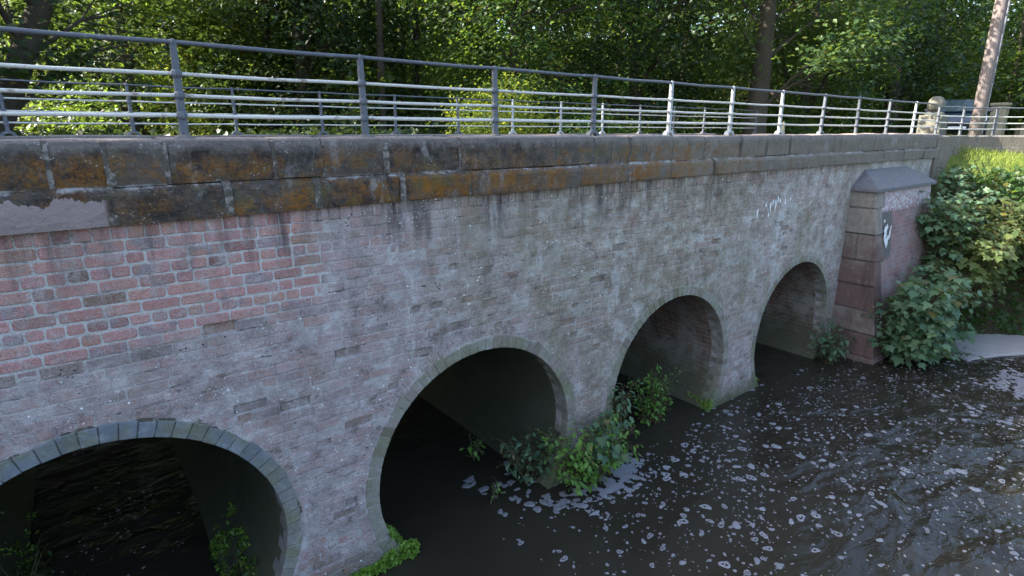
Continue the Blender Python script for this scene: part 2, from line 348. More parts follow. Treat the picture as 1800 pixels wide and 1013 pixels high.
M['leaf_c'] = leaf_material('leaf_deep_green', (.010, .028, .011), (.032, .066, .02), (.10, .16, .025), .35)
M['leaf_w'] = leaf_material('leaf_wood_green', (.014, .036, .013), (.055, .10, .026), (.20, .28, .04), .4)
M['leaf_d'] = leaf_material('leaf_dusty_green', (.055, .09, .03), (.125, .165, .06), (.30, .35, .07), .4)
M['leaf_s'] = leaf_material('sycamore_leaf', (.055, .115, .062), (.125, .205, .105), (.20, .30, .06), .35, .5)
M['leaf_y'] = leaf_material('bramble_leaf', (.07, .17, .028), (.16, .31, .05), (.27, .42, .05), .4)
M['moss'] = leaf_material('moss_blade', (.10, .20, .02), (.22, .36, .05), (.20, .30, .04), .3)
M['grass'] = leaf_material('grass_blade', (.12, .18, .03), (.26, .30, .06), (.40, .45, .08), .4)
M['stem'] = simple_noise('green_stem', (.06, .05, .025), (.10, .09, .04), 12, .8)

def foam_material():
    t = NT('river_foam'); p = t.pos(); r, g, b = t.sep(t.attr())
    n = t.noise(p, 60, 4, .6)
    return t.done(t.bsdf(t.mix(t.mth('MULTIPLY', n, r), (.12, .118, .13, 1), (.34, .34, .365, 1)), .45, t.bump(n, .3, .003), .4))
M['foam'] = foam_material()
M['water'] = water_material()

def ground_material():
    t = NT('bank_ground'); p = t.pos(); x, y, z = t.sep(p)
    n = t.noise(p, 1.2, 6, .65); n2 = t.noise(p, 9, 5, .65)
    soil = t.mix(n2, (.02, .016, .010, 1), (.06, .048, .03, 1)); gr = t.mix(n2, (.05, .085, .018, 1), (.13, .16, .04, 1))
    f = t.mth('MULTIPLY', t.step(z, 3.0, 3.6), t.step(n, .25, .5)); f = t.mth('MULTIPLY', f, t.step(x, 14, 17))
    return t.done(t.bsdf(t.mix(f, soil, gr), .95, t.bump(n2, .6, .05), .1))
M['ground'] = ground_material()

# ------------------------------------------------------------------ water and ground
def foot_right(y):
    """x of the foot of the right bank"""
    y = np.asarray(y, float)
    return np.where(y < 0, 15.6 + np.clip(-y - .9, 0, 4) * .75, 15.4)
def land(x, y):
    x = np.asarray(x, float); y = np.asarray(y, float)
    top = 4.30 + .12 * (fbm(x * .4, y * .4, 3) - .5)
    fr = foot_right(y)
    back = 8.2 + .5 * np.sin(x * .7)
    dr = (x - fr) / 2.3
    gentle = np.clip((x - fr - 2.0) / 3.0, 0, 1)
    dl = (-4.2 - x) / 2.0
    db = (y - back) / 2.0
    d = np.maximum(dr, np.where(y > 6, db, -9))
    d = np.maximum(d, np.where((y < 6), dl, -9))
    d = np.maximum(d, np.where(y < -46, 3.0, -9))
    k = np.clip(d, -.4, 1); k = np.where(k > 0, k * k * (3 - 2 * k), k)
    top2 = np.where(dr > 0, top + (3.55 - top) * (1 - gentle) * np.clip((-.1 - y) / 1.6, 0, 1), top)
    z = np.where(k > 0, -.25 + k * (top2 + .25), -.25 + k * 1.6)
    rise = np.clip((np.hypot(x - 4, y) - 27) / 26, 0, 1) * np.where(y > -3, 1, 0) * np.clip((y - 6) / 6, 0, 1)
    return z + rise * 9.0
def axis(dense0, dense1, step, lim):
    a = list(np.arange(dense0, dense1 + 1e-6, step)); s = step; q = dense1
    while q < lim: s *= 1.45; q += s; a.append(q)
    s = step; q = dense0; pre = []
    while q > -lim: s *= 1.45; q -= s; pre.append(q)
    return np.array(pre[::-1] + a)
ax = axis(-8, 36, .5, 900); ay = axis(-14, 24, .5, 900)
X, Y = np.meshgrid(ax, ay); Z = land(X, Y)
g = MB(); g.v = list(map(tuple, np.stack([X, Y, Z], -1).reshape(-1, 3))); g.c = [(.5,) * 3] * len(g.v)
nx = len(ax)
g.f = [(j * nx + i, j * nx + i + 1, (j + 1) * nx + i + 1, (j + 1) * nx + i) for j in range(len(ay) - 1) for i in range(nx - 1)]
g.m = [0] * len(g.f)
tag(g.build('ground', M['ground'], smooth=True), kind='structure')
w = MB(); w.add([(-60, -46, 0), (40, -46, 0), (40, 12, 0), (-60, 12, 0)], [(0, 1, 2, 3)])
tag(w.build('water', M['water']), kind='structure')

# ------------------------------------------------------------------ bridge
ARCH = [(-.19, 1.03, 1.325), (3.44, .89, 1.36), (7.06, .87, 1.38), (10.84, .87, 1.385)]
WID = 5.1                                   # width over both faces
X0, X1 = -7.0, 17.0
RTS = [.145, .150, .155, .125]; RT = .19
bridge = empty('bridge'); tag(bridge, 'old brick bridge with four round arches and sooty stone parapets across the brown river', 'bridge')

def zc_bottom(x): return 4.00 + .006 * x    # underside of the cornice
# --- brick layout
bricks = []                                # x0,x1,z0,z1,rnd,wash,out
def clip(x0, x1, z0, z1, pad):
    """trim a brick against the arches; None when it is swallowed"""
    zm = (z0 + z1) / 2
    for (cx, cz, r), tk_ in zip(ARCH, RTS):
        rr = r + pad + tk_
        dz = min(abs(z0 - cz), abs(z1 - cz)) if (z0 - cz) * (z1 - cz) > 0 else 0
        if dz >= rr: continue
        dzm = abs(zm - cz)
        half = math.sqrt(max(rr * rr - min(dzm, rr) ** 2, 0)); half = max(half, .0)
        a, b = cx - half, cx + half
        if x0 >= a and x1 <= b: return None
        if x0 < a < x1: x1 = a
        if x0 < b < x1: x0 = b
    if x1 - x0 < .035: return None
    return x0, x1
ch = CH
ztop = 3.885
ncourse = 45
for k in range(ncourse):
    z1 = ztop - k * ch; z0 = z1 - ch + .011
    header = (k % 4 == 2)
    bl = .126 if header else .256
    x = X0 + random.uniform(0, bl) + (bl / 2 if k % 2 else 0)
    while x < 12.6:
        L = bl * random.uniform(.88, 1.12)
        if not header and random.random() < .10: L = .126
        c = clip(x, x + L - .011, z0, z1, .10)
        if c: bricks.append((c[0], c[1], z0, z1))
        x += L
sold = []                                  # bricks on end below the cornice
x = X0
while x < 12.6:
    wd = random.uniform(.098, .116)
    sold.append((x, x + wd - .012, ztop + .011, 4.10)); x += wd
def wash_area(x, z):
    return 0 if (x < 1.7 + .3 * math.sin(z * 9) and z > 3.02 + .07 * x) else 1
wall = MB()
# mortar sheet with the arches cut out; broken bricks leave pits
gx = np.concatenate([np.arange(X0, -1.6, .12), np.arange(-1.6, 12.7, .0225), np.arange(12.7, X1 + .1, .12)])
gz = np.concatenate([np.arange(-.6, 4.12, .0225)])
GX, GZ = np.meshgrid(gx, gz)
area = np.where((GX < 1.7) & (GZ > 3.02 + .07 * GX), 0.0, 1.0)
GY = np.where(area > 0, .0045, .0022) - area * (.014 * np.clip(fbm(GX * 3.2, GZ * 4.5, 21, 4) - .40, -.3, .5)) - .003 * (fbm(GX * 22, GZ * 22, 31, 2) - .5)
pits = []
for i, bk in enumerate(bricks):
    x0, x1, z0, z1 = bk
    er = 0
    if x0 > -1.5:
        pr = .016 + (.07 if x0 < 4.5 else .045) * max(0, float(fbm(x0 * .9 + 3, z0 * 1.1, 41, 3)) - .52) * 6
        if wash_area(x0, z0) == 0: pr *= .10
        elif z0 > 3.3: pr *= .4
        if random.random() < pr: er = random.uniform(.012, .04)
    pits.append(er)
    if er:
        ix = np.where((gx > x0) & (gx < x1))[0]; iz = np.where((gz > z0) & (gz < z1))[0]
        if len(ix) and len(iz): GY[np.ix_(iz, ix)] = er + .012
inside = np.zeros(GX.shape, bool)
for (cx, cz, r) in ARCH:
    D = np.hypot(GX - cx, GZ - cz); inside |= D < r + .07
idx = np.arange(GX.size).reshape(GX.shape)
cell = ~(inside[:-1, :-1] | inside[1:, :-1] | inside[:-1, 1:] | inside[1:, 1:])
jj, ii = np.where(cell)
wall.v = list(map(tuple, np.stack([GX, GY, GZ], -1).reshape(-1, 3)))
wsh = fbm(GX * 2.2, GZ * 3.0, 51, 4).reshape(-1)
wall.c = [(.5, .5, float(q)) for q in wsh]
wall.f = list(zip(idx[jj, ii].tolist(), idx[jj, ii + 1].tolist(), idx[jj + 1, ii + 1].tolist(), idx[jj + 1, ii].tolist()))
wall.m = [1] * len(wall.f)
def add_brick(x0, x1, z0, z1, out, c, m=0, rnd=.012):
    """a worn brick: rounded outline, arrises rubbed back"""
    def ring(ins, rr, y, jt):
        P = []
        for (cx_, cz_, a0) in ((x1, z1, 0), (x0, z1, 90), (x0, z0, 180), (x1, z0, 270)):
            sx = -1 if cx_ == x1 else 1; sz = -1 if cz_ == z1 else 1
            for k in range(3):
                a = R(a0 + 45 * k)
                P.append((cx_ + sx * (ins + rr) + rr * math.cos(a) + random.uniform(-jt, jt), y, cz_ + sz * (ins * .8 + rr) + rr * math.sin(a) + random.uniform(-jt, jt)))
        return P
    rr = min(rnd, (x1 - x0) * .35, (z1 - z0) * .35)
    vs = ring(0, rr, out + .016, .0015) + ring(0, rr, out + .004, .002) + ring(.004, rr, out + .0012, .002) + ring(.012, rr * .8, out + random.uniform(-.001, .001), .002)
    n = 12; fs = [tuple(3 * n + k for k in range(n))[::-1]]
    for l in range(3):
        for k in range(n): fs.append((l * n + k, (l + 1) * n + k, (l + 1) * n + (k + 1) % n, l * n + (k + 1) % n))
    wall.add(vs, fs, m, c)
for (bk, er) in zip(bricks, pits):
    x0, x1, z0, z1 = bk
    wa = wash_area((x0 + x1) / 2, z0)
    red = random.random() if wa == 0 else min(1, max(0, random.gauss(.62, .22)))
    if wa == 0: red = min(.97, max(0.02, random.gauss(.50, .24)))
    out = -random.uniform(.001, .004) if wa == 0 else random.uniform(-.003, .0035)
    if er: out = er
    wv = random.gauss(.5, .27) if not er else random.uniform(-1.1, -.3)
    if er: red = random.uniform(.85, 1)
    if wa == 0: x0 += random.uniform(0, .006); z0 += random.uniform(0, .006); z1 -= random.uniform(0, .004)
    dz = .010 * (float(fbm(x0 * 1.3, z0 * 2, 66, 2)) - .5)
    add_brick(x0, x1, z0 + dz, z1 + dz, out, (red, random.random(), min(1, wv)), 0, .018 if wa == 0 else .010)
for (x0, x1, z0, z1) in sold:
    add_brick(x0, x1, z0, z1, -random.uniform(.002, .008), (min(1, max(0, random.gauss(.5, .25))), .5, random.gauss(.4, .2)))
# outer ring of headers round each arch
for ai, (cx, cz, r) in enumerate(ARCH):
    ra, rb = r + RTS[ai] + .004, r + RTS[ai] + .105
    n = int(2 * math.pi * ra / .118)
    for k in range(n):
        a0 = 2 * math.pi * k / n; a1 = 2 * math.pi * (k + 1) / n - .010 / ra
        am = (a0 + a1) / 2
        if math.sin(am) * ra + cz < -.3: continue
        if abs(math.sin(am)) < .95 and abs(math.cos(am) * rb + cx) > 50: continue
        out = random.uniform(-.004, .003)
        P = lambda rr, aa, yy: (cx + rr * math.cos(aa), yy, cz + rr * math.sin(aa))
        col = (min(1, max(0, random.gauss(.5, .2))), .5, random.gauss(.28 if ai == 0 else .55, .2))
        e = .07 / r * .10; bb = .008
        vs = [P(ra, a0, .02), P(ra, a1, .02), P(rb, a1, .02), P(rb, a0, .02)]
        vs += [P(ra + bb, a0 + e, out), P(ra + bb, a1 - e, out), P(rb - bb, a1 - e, out), P(rb - bb, a0 + e, out)]
        wall.add(vs, [(4, 7, 6, 5)] + [(q, 4 + q, 4 + (q + 1) % 4, (q + 1) % 4) for q in range(4)], 0, col)
wo = wall.build('wall', [M['brick'], M['mortar']], bridge)

# --- arch rings and barrels
for ai, (cx, cz, r) in enumerate(ARCH):
    m = MB(); RT = RTS[ai]
    n = int(2 * math.pi * r / (.118 if ai == 0 else .105))
    for k in range(n):
        gap = .006 if ai == 0 else .0065
        a0 = 2 * math.pi * k / n; a1 = 2 * math.pi * (k + 1) / n - gap / r
        if math.sin(a0) * r + cz < -.45: continue
        depth = .225 if k % 2 else .115
        out = (-.012 if ai == 0 else -.005) + random.uniform(-.003, .003)
        P = lambda rr, aa, yy: (cx + rr * math.cos(aa), yy, cz + rr * math.sin(aa))
        r0 = r - .004 + random.uniform(-.002, .002); r1 = r + RT + random.uniform(-.024, .004); e = .004 / r; b = .006
        vs = [P(r0, a0, depth), P(r0, a1, depth), P(r1, a1, .06), P(r1, a0, .06)]
        vs += [P(r0, a0, out + .006), P(r0, a1, out + .006), P(r1, a1, out + .006), P(r1, a0, out + .006)]
        vs += [P(r0 + b, a0 + e, out), P(r0 + b, a1 - e, out), P(r1 - b, a1 - e, out), P(r1 - b, a0 + e, out)]
        fs = [(8, 11, 10, 9)]
        for q in range(4):
            d = (q + 1) % 4
            fs.append((q, 4 + q, 4 + d, d)); fs.append((4 + q, 8 + q, 8 + d, 4 + d))
        m.add(vs, fs, 0, (random.random(), random.random(), .5))
    # pointing behind the voussoirs
    na = 120
    for k in range(na):
        a0 = 2 * math.pi * k / na; a1 = 2 * math.pi * (k + 1) / na
        P = lambda rr, aa, yy: (cx + rr * math.cos(aa), yy, cz + rr * math.sin(aa))
        yp = -.004 if ai == 0 else .004
        m.add([P(r + .002, a0, yp), P(r + .002, a1, yp), P(r + RT + .012, a1, .005), P(r + RT + .012, a0, .005)], [(0, 3, 2, 1)], 1)
        m.add([P(r + .002, a0, yp), P(r + .002, a1, yp), P(r + .002, a1, .24), P(r + .002, a0, .24)], [(0, 1, 2, 3)], 1)
    m.build('arch_ring', [M['ring'], M['mortar'] if ai else M['joint']], bridge)
    # barrel
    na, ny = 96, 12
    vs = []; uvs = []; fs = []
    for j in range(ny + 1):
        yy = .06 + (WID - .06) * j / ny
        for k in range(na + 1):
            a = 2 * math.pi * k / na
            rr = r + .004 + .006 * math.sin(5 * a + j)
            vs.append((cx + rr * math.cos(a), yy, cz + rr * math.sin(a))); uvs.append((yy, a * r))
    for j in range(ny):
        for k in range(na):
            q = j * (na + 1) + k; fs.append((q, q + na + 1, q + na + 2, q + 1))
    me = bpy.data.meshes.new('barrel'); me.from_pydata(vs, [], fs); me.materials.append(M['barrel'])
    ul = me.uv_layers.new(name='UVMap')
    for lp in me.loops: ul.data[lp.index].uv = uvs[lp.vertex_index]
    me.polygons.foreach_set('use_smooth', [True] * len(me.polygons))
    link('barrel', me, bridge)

# --- far face
fw = MB(); hx = np.arange(X0, X1 + .01, .1); hz = np.arange(-.6, 4.3, .1)
for i in range(len(hx) - 1):
    for j in range(len(hz) - 1):
        ok = True; P = []
        for (a, b) in ((0, 0), (0, 1), (1, 1), (1, 0)):
            px, pz = hx[i + a], hz[j + b]
            for (cx, cz, r) in ARCH:
                d = math.hypot(px - cx, pz - cz)
                if d < r:
                    if d < r - .12: ok = False
                    else: px, pz = cx + (px - cx) * r / d, cz + (pz - cz) * r / d
            P.append((px, WID, pz))
        if ok: fw.add(P, [(0, 1, 2, 3)])
fw.build('far_wall', M['mortar'], bridge)

# --- parapet and cornice: separate stone blocks in each course
def course(joints, prof, top_wave, jw):
    """prof: list of (y,z) outline, swept block by block between the joints"""
    m = MB()
    for a, b in zip(joints[:-1], joints[1:]):
        gap = jw * random.choice((.3, .4, .5, .6, .8, 1.4))
        n = max(2, int((b - a) / .16)); xs = np.linspace(a + gap / 2, b - gap / 2, n + 1)
        oy = random.uniform(-.012, .012); oz = random.uniform(-.009, .009); c = (random.random(), random.random(), random.random())
        K = len(prof); vs = []
        for i, x in enumerate(xs):
            endk = 1 if i in (0, n) else 0
            for (yy, zz) in prof:
                wob = .034 * (float(fbm(x * 4, zz * 7 + yy * 3, 77, 3)) - .5)
                up = top_wave * (float(fbm(x * 1.7, 3.3, 78, 3)) - .5) if zz > 4.5 else 0
                xw = x + (endk * .022 * (float(fbm(zz * 9, x * 5, 79, 2)) - .5) if yy < .1 else 0)
                vs.append((xw, yy + oy + wob + endk * (.010 if yy < .1 else 0), zz + oz + up - endk * (.004 if zz > 4.3 else 0) + (zc_bottom(x) - 4.0 if zz < 4.05 else 0)))
        fs = [(i * K + k, i * K + (k + 1) % K, (i + 1) * K + (k + 1) % K, (i + 1) * K + k) for i in range(n) for k in range(K)]
        fs.append(tuple(range(K))[::-1]); fs.append(tuple(n * K + k for k in range(K)))
        m.add(vs, fs, 0, c)
    # joint filling, a little behind the stone face
    K = len(prof); y0 = min(p[0] for p in prof)
    for x in joints[1:-1]:
        d = .009; vs = []
        for xx in (x - .03, x + .03):
            for (yy, zz) in prof: vs.append((xx, yy + d if yy < .1 else yy - d, zz - d if zz > 4.3 else zz + (zc_bottom(x) - 4.0 if zz < 4.05 else 0)))
        m.add(vs, [(k, (k + 1) % K, K + (k + 1) % K, K + k) for k in range(K)], 1)
    return m
J1 = [-7, -5.9, -4.8, -3.9, -2.9, -1.75, -.95, -.1, .25, .59, 1.39, 1.77, 2.37, 3.19, 4.45, 5.07, 5.75, 6.6, 7.31, 8.3, 9.03, 9.8, 10.47, 11.4, 12.34, 13.2, 14.03, 15.0, 16.06, 17.05]
PF = [(-.030, 4.275), (-.034, 4.34), (-.034, 4.41), (-.034, 4.48), (-.030, 4.54), (-.018, 4.585), (.02, 4.603), (.30, 4.612), (.36, 4.60), (.385, 4.56), (.385, 3.6), (.05, 3.6), (.05, 4.275)]
course(J1, PF, .03, .014).build('parapet', [M['coping'], M['joint']], bridge)
J2 = [-7, -5.5, -4.2, -3, -1.9, -.8, .22, .99, 1.70, 2.51, 3.29, 4.83, 5.7, 6.55, 7.6, 8.7, 9.79, 10.8, 11.8, 12.73, 13.7, 14.8, 16.0, 17.02]
CF = [(-.060, 4.00), (-.066, 4.05), (-.068, 4.13), (-.066, 4.215), (-.058, 4.235), (-.026, 4.272), (.06, 4.272), (.06, 4.00)]
course(J2, CF, 0, .012).build('cornice', [M['coping'], M['joint']], bridge)
J3 = list(np.arange(-7, 15.2, 1.15))
m = course(J3, [(4.72, 3.6), (4.72, 4.545), (4.75, 4.60), (5.08, 4.60), (5.13, 4.55), (5.13, 4.0), (5.10, 3.6)], .025, .012)
m.build('far_parapet', [M['coping'], M['joint']], bridge)
# hidden fill under the road so that no light leaks between the arches
d = MB(); d.box(X0, X1, .40, 4.70, 3.2, 3.96); d.build('deck', M['asphalt'], bridge)

# --- end pier (buttress)
PX0, PX1 = 12.53, 15.6
def py(z): return -.45 - (3.55 - z) * .135
bt = MB(); zz = -.5; rows = [-.5, .12, .62, 1.10, 1.62, 2.12, 2.66, 3.18, 3.52]
for i, (a, b) in enumerate(zip(rows[:-1], rows[1:])):
    xr = PX0 + (.42 if i % 2 else .30)
    o = random.uniform(-.02, .02); a2 = a + .010; b2 = b - .012
    vs = [(PX0 + o, py(a) + o, a2), (xr, py(a) + o, a2), (xr, .05, a2), (PX0 + o, .05, a2),
          (PX0 + o + .012, py(b) + o + .02, b2), (xr, py(b) + o + .02, b2), (xr, .05, b2), (PX0 + o + .012, .05, b2)]
    bt.add(vs, [(0, 3, 2, 1), (4, 5, 6, 7), (0, 1, 5, 4), (1, 2, 6, 5), (2, 3, 7, 6), (3, 0, 4, 7)], 0, (random.random(), .5, .5))
butt = bt.build('buttress', M['red_stone'], bridge, bevel=.02)
b2 = MB(); xs = np.linspace(PX0 + .05, PX1, 14); zs = np.linspace(-.5, 3.53, 40)
for i in range(len(xs) - 1):
    for j in range(len(zs) - 1):
        b2.add([(xs[i], py(zs[j]) + .03, zs[j]), (xs[i + 1], py(zs[j]) + .03, zs[j]), (xs[i + 1], py(zs[j + 1]) + .03, zs[j + 1]), (xs[i], py(zs[j + 1]) + .03, zs[j + 1])], [(0, 1, 2, 3)])
b2.add([(PX1, py(-.5) + .03, -.5), (PX1, .05, -.5), (PX1, .05, 3.53), (PX1, py(3.53) + .03, 3.53)], [(0, 1, 2, 3)])
b2.add([(PX0 + .05, py(-.5) + .03, -.5), (PX0 + .05, .05, -.5), (PX0 + .05, .05, 3.53), (PX0 + .05, py(3.53) + .03, 3.53)], [(0, 3, 2, 1)])
def panel_material():
    t = NT('buttress_brick'); p = t.pos(); x, y, z = t.sep(p)
    cb = t.n('ShaderNodeCombineXYZ'); t.set(cb.inputs[0], x); t.set(cb.inputs[1], z)
    b = t.n('ShaderNodeTexBrick'); t.set(b.inputs['Vector'], cb.outputs[0]); b.inputs['Scale'].default_value = 1
    b.inputs['Brick Width'].default_value = .235; b.inputs['Row Height'].default_value = .086; b.inputs['Mortar Size'].default_value = .009
    b.inputs['Color1'].default_value = (.27, .115, .10, 1); b.inputs['Color2'].default_value = (.17, .085, .075, 1); b.inputs['Mortar'].default_value = (.215, .175, .165, 1)
    n = t.noise(p, 3, 6, .65); n2 = t.noise(p, 16, 5, .65)
    c = t.mix(t.step(t.mth('ADD', t.mth('MULTIPLY', n, .6), t.mth('MULTIPLY', n2, .4)), .40, .60, .15, .85), b.outputs[0], t.mix(n2, (.17, .14, .135, 1), (.34, .30, .295, 1)))
    lim = t.mth('MULTIPLY', t.step(t.mth('ADD', z, t.mth('MULTIPLY', n2, .25)), 3.16, 3.30), t.step(n, .25, .5, .5, .95)); c = t.mix(lim, c, t.mix(t.step(n2, .42, .6), (.30, .20, .19, 1), (.50, .48, .50, 1)))
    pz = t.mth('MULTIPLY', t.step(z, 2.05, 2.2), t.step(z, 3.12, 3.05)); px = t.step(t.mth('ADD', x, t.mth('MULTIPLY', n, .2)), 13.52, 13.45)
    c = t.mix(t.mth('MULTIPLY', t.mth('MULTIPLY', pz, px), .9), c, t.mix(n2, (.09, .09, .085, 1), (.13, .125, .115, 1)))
    c = t.mix(t.step(n2, .55, .75, 0, .5), c, (.06, .05, .045, 1))
    return t.done(t.bsdf(c, .9, t.bump(t.mth('ADD', t.mth('MULTIPLY', b.outputs[1], -.8), n2), .5, .01), .2))
M['panel'] = panel_material()
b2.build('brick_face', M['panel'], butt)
cp = MB()
e = .06; xa, xb = PX0 - e, PX1 + e; ya = py(3.52) - e
cp.add([(xa, ya, 3.50), (xb, ya, 3.50), (xb, .02, 3.50), (xa, .02, 3.50), (xa, ya, 3.57), (xb, ya, 3.57), (xb, .02, 3.57), (xa, .02, 3.57),
        (xa + .55, -.005, 3.90), (xb - .45, -.005, 3.90), (xa + .55, .02, 3.90), (xb - .45, .02, 3.90)],
       [(0, 3, 2, 1), (0, 1, 5, 4), (1, 2, 6, 5), (2, 3, 7, 6), (3, 0, 4, 7), (4, 5, 9, 8), (5, 6, 11, 9), (6, 7, 10, 11), (7, 4, 8, 10), (8, 9, 11, 10)])
cp.build('cap', M['slate'], butt, bevel=.02)

def blob_patch(pts, y, th, name, mat, parent):
    """thin splashes of paint standing a few mm off the masonry; pts: (x,z,rx,rz)"""
    m = MB()
    for (x, z, rx, rz) in pts:
        n = 14; vs = []; ph = random.random() * 6
        yy = y(z) if callable(y) else y
        for k in range(n):
            a = 2 * math.pi * k / n; q = 1 + .28 * math.sin(3 * a + ph) + .16 * math.sin(7 * a + ph * 2)
            vs.append((x + rx * q * math.cos(a), yy - .001, z + rz * q * math.sin(a)))
        vs += [(v[0], yy - th, v[2]) for v in vs]
        m.add(vs, [tuple(range(n, 2 * n))] + [(k, (k + 1) % n, n + (k + 1) % n, n + k) for k in range(n)])
    return m.build(name, mat, parent)
blob_patch([(12.95, 2.72, .075, .12), (12.99, 2.50, .085, .11), (13.16, 2.66, .03, .13), (12.88, 2.92, .03, .03), (12.91, 2.60, .06, .07)], lambda z: py(z) - .022, .006, 'paint_splash', M['lime_paint'], butt)
for q in [(12.80, 1.02, .05, .05), (12.78, .86, .06, .04)]: blob_patch([q], lambda z: py(z) - .03, .006, 'paint_splash', M['lime_paint'], butt)
sp = []
for (x, z, l) in [(9.0, 3.34, .14), (9.25, 3.46, .06), (9.40, 3.42, .16), (9.47, 3.49, .09), (9.56, 3.44, .17), (9.63, 3.53, .10), (9.70, 3.50, .07), (9.88, 3.47, .10), (10.05, 3.50, .05), (9.36, 3.28, .07)]:
    sp.append((x, z, .022, l * .55))
for q in sp: blob_patch([q], -.006, .003, 'lime_streak', M['lime_paint'], bridge)
# ------------------------------------------------------------------ railings
RH = (.165, .310, .465, .685)               # heights of the four rails over the parapet top
def rail_pts(path, z, sag=.006):
    out = []
    for (a, b) in zip(path[:-1], path[1:]):
        for k in range(4):
            t = k / 4; out.append((a[0] + (b[0] - a[0]) * t, a[1] + (b[1] - a[1]) * t, z + a[2] - sag * math.sin(math.pi * t) * random.uniform(.3, 1.3)))
    a = path[-1]; out.append((a[0], a[1], z + a[2])); return out
def shoe_mesh(m, rr=.085):
    n = 10; vs = []; fs = []
    for (y0) in (-.035, .035):
        for k in range(n + 1):
            a = math.pi * k / n
            vs.append((rr * math.cos(a), y0, rr * .82 * math.sin(a) - .004)); vs.append((rr * .55 * math.cos(a), y0, rr * .42 * math.sin(a) - .004))
    K = 2 * (n + 1)
    for k in range(n):
        o = 2 * k
        fs += [(o, o + 1, o + 3, o + 2), (K + o, K + o + 2, K + o + 3, K + o + 1), (o, o + 2, K + o + 2, K + o), (o + 1, K + o + 1, K + o + 3, o + 3)]
    fs += [(0, K, K + 1, 1), (2 * n, 2 * n + 1, K + 2 * n + 1, K + 2 * n)]
    m.add(vs, fs)
def make_post(parent, loc, rz, mat, scale=1.0, top=RH[3], lump=False):
    m = MB(); w0, w1 = .030 * scale, .021 * scale; dpt = .019
    zs = [.03, RH[0] - .04, RH[0] + .04, RH[1] - .04, RH[1] + .04, RH[2] - .04, RH[2] + .04, top]
    vs = []
    for z in zs:
        w_ = w0 + (w1 - w0) * z / top
        vs += [(-w_, -dpt, z), (w_, -dpt, z), (w_, dpt, z), (-w_, dpt, z)]
    fs = []
    for i in range(len(zs) - 1):
        for k in range(4): fs.append((i * 4 + k, i * 4 + (k + 1) % 4, (i + 1) * 4 + (k + 1) % 4, (i + 1) * 4 + k))
    fs.append(tuple((len(zs) - 1) * 4 + k for k in range(4))); m.add(vs, fs)
    for z in RH[:3]: m.lathe([(.0, -.036), (.030, -.030), (.040 * scale, -.012), (.040 * scale, .012), (.030, .030), (0, .036)], 10, (0, 0, z))
    m.lathe([(.0, -.02), (.027, -.012), (.027, .014), (0, .026)], 10, (0, 0, top))
    p = m.build('post', mat, parent, smooth=False); p.location = loc; p.rotation_euler = (random.uniform(-.012, .012), random.uniform(-.02, .02), rz)
    s = MB()
    if lump:
        s.lathe([(.085, -.02), (.075, .004), (.055, .016), (.04, .026), (.0, .03)], 14); s.v = [(a * random.uniform(.85, 1.15), b * .75, c) for a, b, c in s.v]
        sh = s.build('base_shoe', M['lead'], p, smooth=True)
    else:
        shoe_mesh(s); sh = s.build('base_shoe', mat, p, smooth=False)
    return p

near = empty('railing', (7, .12, 4.6)); tag(near, 'nearer iron railing on the parapet directly above the arches, with three white lower bars', 'railing', 'railings along both sides of the bridge')
path = [(.77 - 1.475 * k, .12, 4.605) for k in (5, 4, 3, 2, 1)] + [(.77 + 1.475 * k, .12, 4.605) for k in range(0, 11)]
path += [(17.0, .10, 4.56), (18.1, -.10, 4.55), (19.05, -.55, 4.55), (19.8, -1.15, 4.55), (20.5, -1.9, 4.55), (21.2, -2.7, 4.55), (21.9, -3.5, 4.55), (22.6, -4.3, 4.55)]
NL = Vector((7, .12, 4.6))
loc_path = [(a - NL.x, b - NL.y, c - NL.z) for a, b, c in path]
for i, z in enumerate(RH[:3]):
    m = MB(); m.tube(rail_pts(loc_path, z), .0140, 8); m.build('rail', M['white_rail'], near, smooth=True)
m = MB(); m.tube(rail_pts(loc_path, RH[3], .008), .0165, 8); m.build('handrail', M['grey_rail'], near, smooth=True)
for i, p in enumerate(loc_path):
    q = loc_path[min(i + 1, len(loc_path) - 1)]; q0 = loc_path[max(i - 1, 0)]
    rz = math.atan2(q[1] - q0[1], q[0] - q0[0])
    k = i - 5
    mat = M['sunlit_post'] if k in (4, 5, 6, 10) else M['grey_rail']  # posts the sun catches get the paler copy
    o = make_post(near, p, rz, mat, lump=k not in (3, 4, 5, 6, 7))
far = empty('railing', (4, 4.95, 4.6)); tag(far, 'farther iron railing beyond the road, smaller behind the near bars, ending short of the trees', 'railing', 'railings along both sides of the bridge')
fp = [(-4.5 + k * 1.365, 0, 0) for k in range(-2, 14)]
for i, z in enumerate(RH[:3]):
    m = MB(); m.tube(rail_pts(fp, z), .0110, 8); m.build('rail', M['white_rail'], far, smooth=True)
m = MB(); m.tube(rail_pts(fp, RH[3], .008), .0115, 8); m.build('handrail', M['grey_rail'], far, smooth=True)
for i, p in enumerate(fp):
    make_post(far, p, 0, M['sunlit_post'] if i in (8, 9, 10) else M['grey_rail'], .72)

